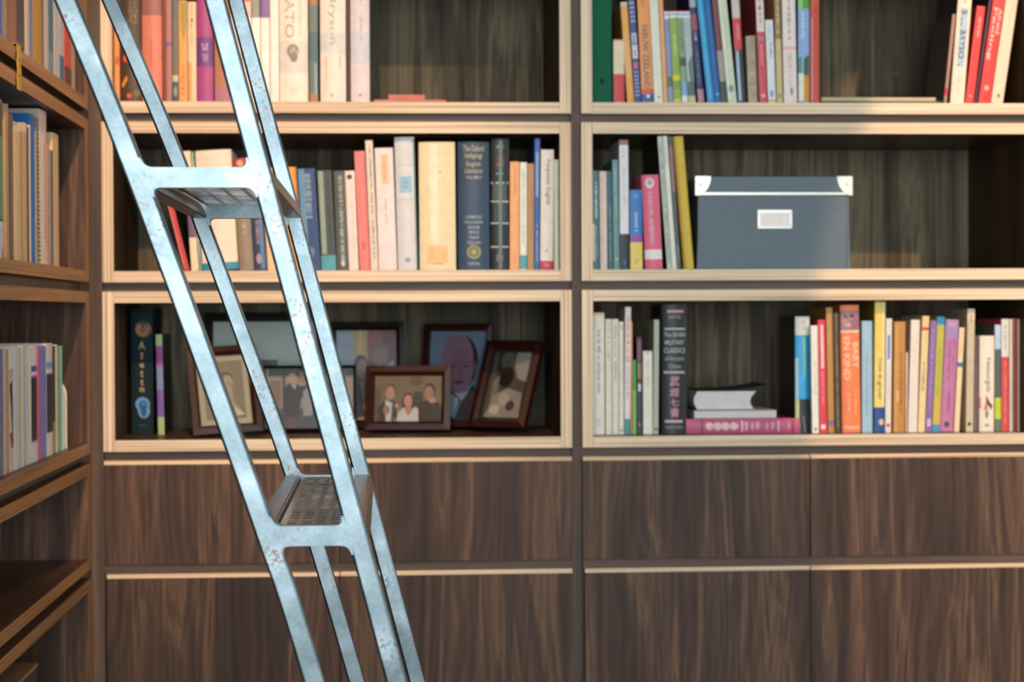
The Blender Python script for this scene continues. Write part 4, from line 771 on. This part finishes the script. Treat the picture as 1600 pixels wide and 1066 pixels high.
# ------------------------------------------------------------ framed photographs
def picture(label, cat_pts, yb, Y, wpx, hpx, yaw, tilt, roll, border, fmat, art, bg, mount=0, mountcol='c8cabc', depth=.014, glass=False, group='framed photographs on the shelf'):
    xc = cat_pts; ppm = FL/Y; W = wpx/ppm/math.cos(math.radians(yaw)); H = hpx/ppm/math.cos(math.radians(tilt))
    p = P(xc, yb, Y)
    t = empty('picture_frame', (p.x, Y, R3BI+.0006+depth*math.sin(math.radians(tilt))), 0, label, 'picture frame', group)
    t.rotation_mode = 'QUATERNION'
    q = Matrix.Rotation(math.radians(-yaw), 4, 'Z') @ Matrix.Rotation(math.radians(-tilt), 4, 'X') @ Matrix.Rotation(math.radians(roll), 4, 'Y')
    t.rotation_quaternion = q.to_quaternion()
    bx = border/ppm
    bm = bmesh.new(); o = [(-W/2, 0), (W/2, 0), (W/2, H), (-W/2, H)]; i_ = [(-W/2+bx, bx), (W/2-bx, bx), (W/2-bx, H-bx), (-W/2+bx, H-bx)]
    m_ = [((a[0]*.35+b[0]*.65), (a[1]*.35+b[1]*.65)) for a, b in zip(o, i_)]
    rings = [[bm.verts.new((x, y, z)) for x, z in pts] for pts, y in ((o, 0.0), (o, -depth*.8), (m_, -depth), (i_, -depth*.55), (i_, 0.0))]
    for k in range(4):
        for j in range(4):
            n = (j+1) % 4; bm.faces.new((rings[k][j], rings[k][n], rings[k+1][n], rings[k+1][j]))
    for j in range(4):
        n = (j+1) % 4; bm.faces.new((rings[4][j], rings[4][n], rings[0][n], rings[0][j]))
    mesh_obj('frame_border', bm, fmat, t)
    bm = bmesh.new(); box(bm, (-W/2+bx+.0003, -.003, bx+.0003), (W/2-bx-.0003, -.0008, H-bx-.0003))
    mesh_obj('backing_board', bm, M_STAND, t)
    mm = mount/ppm; a0, a1, c0, c1 = -W/2+bx, W/2-bx, bx, H-bx
    if mount:
        bm = bmesh.new(); e = .0004
        for a, b in (((a0+e, -.0042, c0+e), (a1-e, -.0032, c0+mm)), ((a0+e, -.0042, c1-mm), (a1-e, -.0032, c1-e)), ((a0+e, -.0042, c0+mm), (a0+mm, -.0032, c1-mm)), ((a1-mm, -.0042, c0+mm), (a1-e, -.0032, c1-mm))): box(bm, a, b)
        mesh_obj('mount', bm, plain('picture_mount', mountcol, .8), t)
        a0 += mm; a1 -= mm; c0 += mm; c1 -= mm
    else: a0 += .0005; a1 -= .0005; c0 += .0005; c1 -= .0005
    bm = bmesh.new(); lay = bm.loops.layers.float_color.new('Col'); A = Art(bm, lay, lambda x: -.0034)
    fx = lambda u: a0+(a1-a0)*u; fz = lambda v: c1-(c1-c0)*v; sx, sz = (a1-a0), (c1-c0)
    dk = lambda c: tuple(q*.62 for q in lin(c))  # darkens the print colours, putting the shelf's shade into them
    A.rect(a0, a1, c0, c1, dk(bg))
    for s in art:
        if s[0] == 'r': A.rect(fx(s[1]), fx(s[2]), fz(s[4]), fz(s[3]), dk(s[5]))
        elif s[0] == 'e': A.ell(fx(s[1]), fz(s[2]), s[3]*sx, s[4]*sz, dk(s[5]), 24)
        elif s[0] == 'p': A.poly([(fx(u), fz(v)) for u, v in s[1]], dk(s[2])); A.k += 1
    ph = mesh_obj('photograph', bm, M_PHOTO, t, keep=True)
    bm = bmesh.new(); a = math.radians(tilt)+.38; L = H*.62
    bmesh.ops.create_grid(bm, x_segments=1, y_segments=1, size=.5); bmesh.ops.delete(bm, geom=bm.verts[:], context='VERTS')
    z1 = H*.62; yy = .001; foot = z1*math.tan(math.radians(tilt))*.0
    th_ = math.radians(min(38, tilt*1.4+6)); Ls = z1/math.cos(th_-0)*.93
    v = []; fy = .022; fz = fy*math.tan(math.radians(tilt))+.004
    for dx in (-W*.1, W*.1):
        for q0 in ((yy, z1), (yy+.0015, z1), (fy+.0015, fz), (fy, fz)): v.append(bm.verts.new((dx, q0[0], q0[1])))
    for q in ((0, 1, 2, 3), (7, 6, 5, 4), (0, 4, 5, 1), (1, 5, 6, 2), (2, 6, 7, 3), (3, 7, 4, 0)): bm.faces.new([v[k] for k in q])
    mesh_obj('easel_back', bm, M_STAND, t)
    return t
SK, SK2 = '9c7468', 'b38a7c'
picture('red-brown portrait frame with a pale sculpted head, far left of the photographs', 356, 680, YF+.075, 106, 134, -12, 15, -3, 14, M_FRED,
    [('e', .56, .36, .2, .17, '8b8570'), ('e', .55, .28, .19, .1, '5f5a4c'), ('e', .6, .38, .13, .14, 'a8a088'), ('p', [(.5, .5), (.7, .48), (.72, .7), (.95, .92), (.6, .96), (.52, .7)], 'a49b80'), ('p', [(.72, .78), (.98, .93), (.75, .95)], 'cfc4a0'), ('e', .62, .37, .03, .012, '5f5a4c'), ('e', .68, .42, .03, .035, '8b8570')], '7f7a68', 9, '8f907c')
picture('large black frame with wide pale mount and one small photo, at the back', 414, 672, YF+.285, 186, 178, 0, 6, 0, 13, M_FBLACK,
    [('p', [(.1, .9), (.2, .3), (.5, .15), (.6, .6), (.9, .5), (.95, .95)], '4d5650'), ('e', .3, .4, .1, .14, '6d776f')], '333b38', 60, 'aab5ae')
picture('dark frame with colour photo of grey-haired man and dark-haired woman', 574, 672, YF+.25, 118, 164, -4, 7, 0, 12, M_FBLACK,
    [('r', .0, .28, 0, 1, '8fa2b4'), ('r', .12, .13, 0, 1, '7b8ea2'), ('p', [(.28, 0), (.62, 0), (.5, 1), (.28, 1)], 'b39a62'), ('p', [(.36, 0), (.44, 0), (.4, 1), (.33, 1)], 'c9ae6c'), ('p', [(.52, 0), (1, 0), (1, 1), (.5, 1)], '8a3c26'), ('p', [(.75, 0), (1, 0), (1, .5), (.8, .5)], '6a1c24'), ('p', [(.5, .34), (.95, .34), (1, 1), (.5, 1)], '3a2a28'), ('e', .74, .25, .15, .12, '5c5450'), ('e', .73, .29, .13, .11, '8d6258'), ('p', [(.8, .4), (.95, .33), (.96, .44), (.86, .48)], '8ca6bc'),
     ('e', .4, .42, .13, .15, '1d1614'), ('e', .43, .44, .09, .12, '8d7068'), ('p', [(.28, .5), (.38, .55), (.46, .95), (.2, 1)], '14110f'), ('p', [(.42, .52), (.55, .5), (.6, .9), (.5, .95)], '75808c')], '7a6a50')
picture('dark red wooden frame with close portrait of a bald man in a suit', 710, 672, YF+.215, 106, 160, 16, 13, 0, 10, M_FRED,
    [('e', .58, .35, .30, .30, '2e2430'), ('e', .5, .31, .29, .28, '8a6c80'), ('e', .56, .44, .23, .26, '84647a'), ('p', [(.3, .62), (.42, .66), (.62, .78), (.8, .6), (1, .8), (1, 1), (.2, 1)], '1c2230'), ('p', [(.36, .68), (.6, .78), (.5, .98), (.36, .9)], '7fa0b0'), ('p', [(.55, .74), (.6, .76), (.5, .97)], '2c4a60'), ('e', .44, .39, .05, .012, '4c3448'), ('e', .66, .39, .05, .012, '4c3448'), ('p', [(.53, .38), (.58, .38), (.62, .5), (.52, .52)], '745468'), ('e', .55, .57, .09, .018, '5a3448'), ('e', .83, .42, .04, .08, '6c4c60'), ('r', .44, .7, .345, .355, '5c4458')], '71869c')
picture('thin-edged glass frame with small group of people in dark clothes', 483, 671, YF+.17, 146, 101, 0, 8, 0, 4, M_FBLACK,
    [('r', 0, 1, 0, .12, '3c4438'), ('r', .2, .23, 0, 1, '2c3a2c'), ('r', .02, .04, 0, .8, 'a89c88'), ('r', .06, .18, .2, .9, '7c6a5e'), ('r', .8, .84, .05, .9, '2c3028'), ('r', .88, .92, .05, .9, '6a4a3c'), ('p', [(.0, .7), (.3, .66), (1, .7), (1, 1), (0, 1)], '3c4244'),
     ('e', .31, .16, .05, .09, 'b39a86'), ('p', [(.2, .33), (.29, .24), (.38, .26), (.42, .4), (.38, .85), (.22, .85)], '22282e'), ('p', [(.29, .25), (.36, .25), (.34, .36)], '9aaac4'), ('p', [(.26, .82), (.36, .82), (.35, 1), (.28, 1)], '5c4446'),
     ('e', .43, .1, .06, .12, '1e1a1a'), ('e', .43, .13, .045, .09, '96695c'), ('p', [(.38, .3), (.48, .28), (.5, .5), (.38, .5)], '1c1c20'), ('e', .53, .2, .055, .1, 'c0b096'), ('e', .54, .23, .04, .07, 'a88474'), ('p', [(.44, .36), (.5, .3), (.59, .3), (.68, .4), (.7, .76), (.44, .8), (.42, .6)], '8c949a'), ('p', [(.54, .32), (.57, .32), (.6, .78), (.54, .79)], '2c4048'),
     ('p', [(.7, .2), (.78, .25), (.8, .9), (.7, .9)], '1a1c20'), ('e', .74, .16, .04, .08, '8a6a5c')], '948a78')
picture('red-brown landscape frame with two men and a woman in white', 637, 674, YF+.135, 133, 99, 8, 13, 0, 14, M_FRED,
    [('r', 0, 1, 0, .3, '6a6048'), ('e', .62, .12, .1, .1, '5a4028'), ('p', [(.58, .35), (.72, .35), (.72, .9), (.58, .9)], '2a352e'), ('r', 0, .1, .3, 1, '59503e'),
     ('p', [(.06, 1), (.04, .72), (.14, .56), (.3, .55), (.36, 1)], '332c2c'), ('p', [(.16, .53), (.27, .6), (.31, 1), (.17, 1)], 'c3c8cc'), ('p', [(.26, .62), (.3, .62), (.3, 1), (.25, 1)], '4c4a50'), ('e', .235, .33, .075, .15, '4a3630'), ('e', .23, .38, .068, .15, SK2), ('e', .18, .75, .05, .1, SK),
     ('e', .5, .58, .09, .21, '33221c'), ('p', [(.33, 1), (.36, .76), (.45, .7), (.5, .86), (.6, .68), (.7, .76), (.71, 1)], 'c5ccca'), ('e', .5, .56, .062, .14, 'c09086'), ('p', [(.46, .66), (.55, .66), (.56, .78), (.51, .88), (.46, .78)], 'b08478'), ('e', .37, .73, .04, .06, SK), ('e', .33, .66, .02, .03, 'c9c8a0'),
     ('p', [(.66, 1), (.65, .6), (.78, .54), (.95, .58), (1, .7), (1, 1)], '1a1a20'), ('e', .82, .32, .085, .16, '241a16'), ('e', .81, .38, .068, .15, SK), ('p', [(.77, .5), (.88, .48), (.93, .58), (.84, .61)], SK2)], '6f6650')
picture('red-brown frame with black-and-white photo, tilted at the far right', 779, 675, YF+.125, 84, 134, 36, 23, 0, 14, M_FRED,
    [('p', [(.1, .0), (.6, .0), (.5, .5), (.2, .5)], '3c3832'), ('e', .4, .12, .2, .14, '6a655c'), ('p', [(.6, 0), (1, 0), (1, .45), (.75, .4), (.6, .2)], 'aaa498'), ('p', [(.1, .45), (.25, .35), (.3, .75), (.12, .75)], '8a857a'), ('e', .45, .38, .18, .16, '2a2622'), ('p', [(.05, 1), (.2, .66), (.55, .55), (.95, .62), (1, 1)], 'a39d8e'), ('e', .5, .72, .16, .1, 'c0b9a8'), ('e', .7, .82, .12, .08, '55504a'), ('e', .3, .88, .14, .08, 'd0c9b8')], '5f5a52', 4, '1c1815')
# ------------------------------------------------------------ ladder: two bent side frames of square tube joined by steps
YN = 1.583; SW = .5; YFR = YN+SW; TUBE = .0165
def near(px, py): return P(px, py, YN)
NLp = [(-94, -420), (7, -185), (86.5, 0), (131.5, 107), (178.5, 225), (217, 327), (297, 545), (374.5, 760), (409, 860), (430.3, 918), (475.5, 1066), (580, 1430), (735, 2000), (983, 2925)]
NRl = lambda y: 319.8+.2665*y
def crv(pts, n):
    """smooth curve through the points, sampled by z"""
    ps = [near(x+16.2, y) for x, y in pts]; zs = [p.z for p in ps]; xs = [p.x for p in ps]
    m = [(xs[1]-xs[0])/(zs[1]-zs[0])]+[(xs[i+1]-xs[i-1])/(zs[i+1]-zs[i-1]) for i in range(1, len(xs)-1)]+[(xs[-1]-xs[-2])/(zs[-1]-zs[-2])]
    def f(z):
        for i in range(len(zs)-1):
            if zs[i+1] <= z <= zs[i] or i == len(zs)-2 or (i == 0 and z > zs[0]):
                h = zs[i+1]-zs[i]; t = (z-zs[i])/h
                return xs[i]*(2*t**3-3*t*t+1)+h*m[i]*(t**3-2*t*t+t)+xs[i+1]*(-2*t**3+3*t*t)+h*m[i+1]*(t**3-t*t)
    return f
leftx = crv([p for p in NLp], 0)
pa, pb = near(NRl(0)+16.2, 0), near(NRl(1000)+16.2, 1000); rightx = lambda z: pa.x+(pb.x-pa.x)*(z-pa.z)/(pb.z-pa.z)
ZTOPL = near(0, -400).z
lad = empty('library_ladder', (rightx(0), YN, 0), 0, 'brushed steel library ladder with perforated steps leaning across the left side', 'ladder')
OX = rightx(0)
def tube(fx, y, name):
    """square tube with softened corners following x = fx(z)"""
    bm = bmesh.new(); a = TUBE/2; r = .0022; prof = []
    for cx, cy, a0 in ((a-r, a-r, 0), (-(a-r), a-r, 90), (-(a-r), -(a-r), 180), (a-r, -(a-r), 270)):
        for k in range(4): an = math.radians(a0+30*k); prof.append((cx+r*math.cos(an), cy+r*math.sin(an)))
    n = 64; rings = []
    for i in range(n+1):
        z = .001+(ZTOPL-.001)*i/n; dx = (fx(min(z+.01, ZTOPL))-fx(max(z-.01, .001)))/(min(z+.01, ZTOPL)-max(z-.01, .001)); k = math.sqrt(1+dx*dx)
        rings.append([bm.verts.new((fx(z)-OX+u*k, y+v, z)) for u, v in prof])
    m = len(prof)
    for i in range(n):
        for j in range(m): f = bm.faces.new((rings[i][j], rings[i][(j+1) % m], rings[i+1][(j+1) % m], rings[i+1][j])); f.smooth = (j % 4 != 3)
    bm.faces.new(rings[0]); bm.faces.new(rings[-1])
    return mesh_obj(name, bm, M_STEEL, lad)
for y in (0, SW):
    for fx in (leftx, rightx): tube(fx, y, 'rail')
def step(ytop):
    z1 = near(330, ytop).z; z0 = z1-.0160; zm = (z0+z1)/2
    xl, xr = leftx(zm)-OX, rightx(zm)-OX
    st = empty('step', (0, 0, 0)); bpy.data.objects.remove(st)
    bm = bmesh.new(); h = TUBE*.53; nx, ny = 4, 22
    # perforated tread
    x0, x1 = xl+h+.0008, xr-h-.0008; y0, y1 = TUBE/2+.0006, SW-TUBE/2-.0006
    xs = [x0]; pad = .0035; cw = (x1-x0-2*pad)/nx; gap = .0042
    for i in range(nx): xs += [x0+pad+cw*i+gap/2, x0+pad+cw*(i+1)-gap/2]
    xs.append(x1); ys = [y0]; ch = (y1-y0-.012)/ny
    for j in range(ny): ys += [y0+.006+ch*j+ch*.2, y0+.006+ch*(j+1)-ch*.2]
    ys.append(y1)
    g = [[bm.verts.new((x, y, z1-.0012)) for x in xs] for y in ys]; fs = []
    for j in range(len(ys)-1):
        for i in range(len(xs)-1):
            if i % 2 == 1 and j % 2 == 1: continue
            fs.append(bm.faces.new((g[j][i], g[j][i+1], g[j+1][i+1], g[j+1][i])))
    rr = bmesh.ops.extrude_face_region(bm, geom=fs); bmesh.ops.translate(bm, vec=(0, 0, -.0018), verts=[e for e in rr['geom'] if isinstance(e, bmesh.types.BMVert)])
    st = mesh_obj('step', bm, M_TREAD, lad)
    # cross tubes front and back of the tread, following the rails' lean
    for fx, s in ((leftx, 1), (rightx, -1)):
        bm = bmesh.new(); hh = TUBE/2; xa, xb = fx(z0)-OX, fx(z1)-OX
        pr = [(xa-hh, z0), (xa+hh, z0), (xb+hh, z1), (xb-hh, z1)]
        a = [bm.verts.new((x, TUBE/2+.0002, z)) for x, z in pr]; b = [bm.verts.new((x, SW-TUBE/2-.0002, z)) for x, z in pr]
        fs = [bm.faces.new((a[i], b[i], b[(i+1) % 4], a[(i+1) % 4])) for i in range(4)]; bm.faces.new(a); bm.faces.new(b)
        es = [e for e in bm.edges if abs(e.verts[0].co.y-e.verts[1].co.y) > .1]
        bmesh.ops.bevel(bm, geom=es, offset=.0014, segments=2, affect='EDGES')
        mesh_obj('cross_tube', bm, M_STEELD, st)
    # end bars with welded, rounded inner corners
    for y in (0, SW):
        bm = bmesh.new(); r = .0045; e = TUBE/2*1.05
        lx = lambda z: leftx(z)-OX+TUBE/2*1.055; rx = lambda z: rightx(z)-OX-TUBE/2*1.03; L = .0075
        def fil(f, z, sx, sz):               # rounded weld between a rail's inner edge and the bar
            A_, B_, C_ = (f(z+sz*L), z+sz*L), (f(z), z), (f(z)+sx*L, z)
            return [((1-k)**2*A_[0]+2*k*(1-k)*B_[0]+k*k*C_[0], (1-k)**2*A_[1]+2*k*(1-k)*B_[1]+k*k*C_[1]) for k in [i/7 for i in range(8)]]
        i_ = .0015
        pts = [(lx(z1+L)-i_, z1+L)]+fil(lx, z1, 1, 1)+fil(rx, z1, -1, 1)[::-1]+[(rx(z1+L)+i_, z1+L), (rx(zm)+i_*2, zm), (rx(z0-L)+i_, z0-L)]+fil(rx, z0, -1, -1)+fil(lx, z0, 1, -1)[::-1]+[(lx(z0-L)-i_, z0-L), (lx(zm)-i_*2, zm)]
        q = TUBE/2+.00012
        a = [bm.verts.new((x, y-q, z)) for x, z in pts]; b = [bm.verts.new((x, y+q, z)) for x, z in pts]; n = len(pts)
        for i in range(n): bm.faces.new((a[i], b[i], b[(i+1) % n], a[(i+1) % n]))
        bm.faces.new(a); bm.faces.new(b)
        mesh_obj('end_bar', bm, M_STEEL, st)
for yt in (-298, 262.5, 822, 1382, 1942, 2502): step(yt)
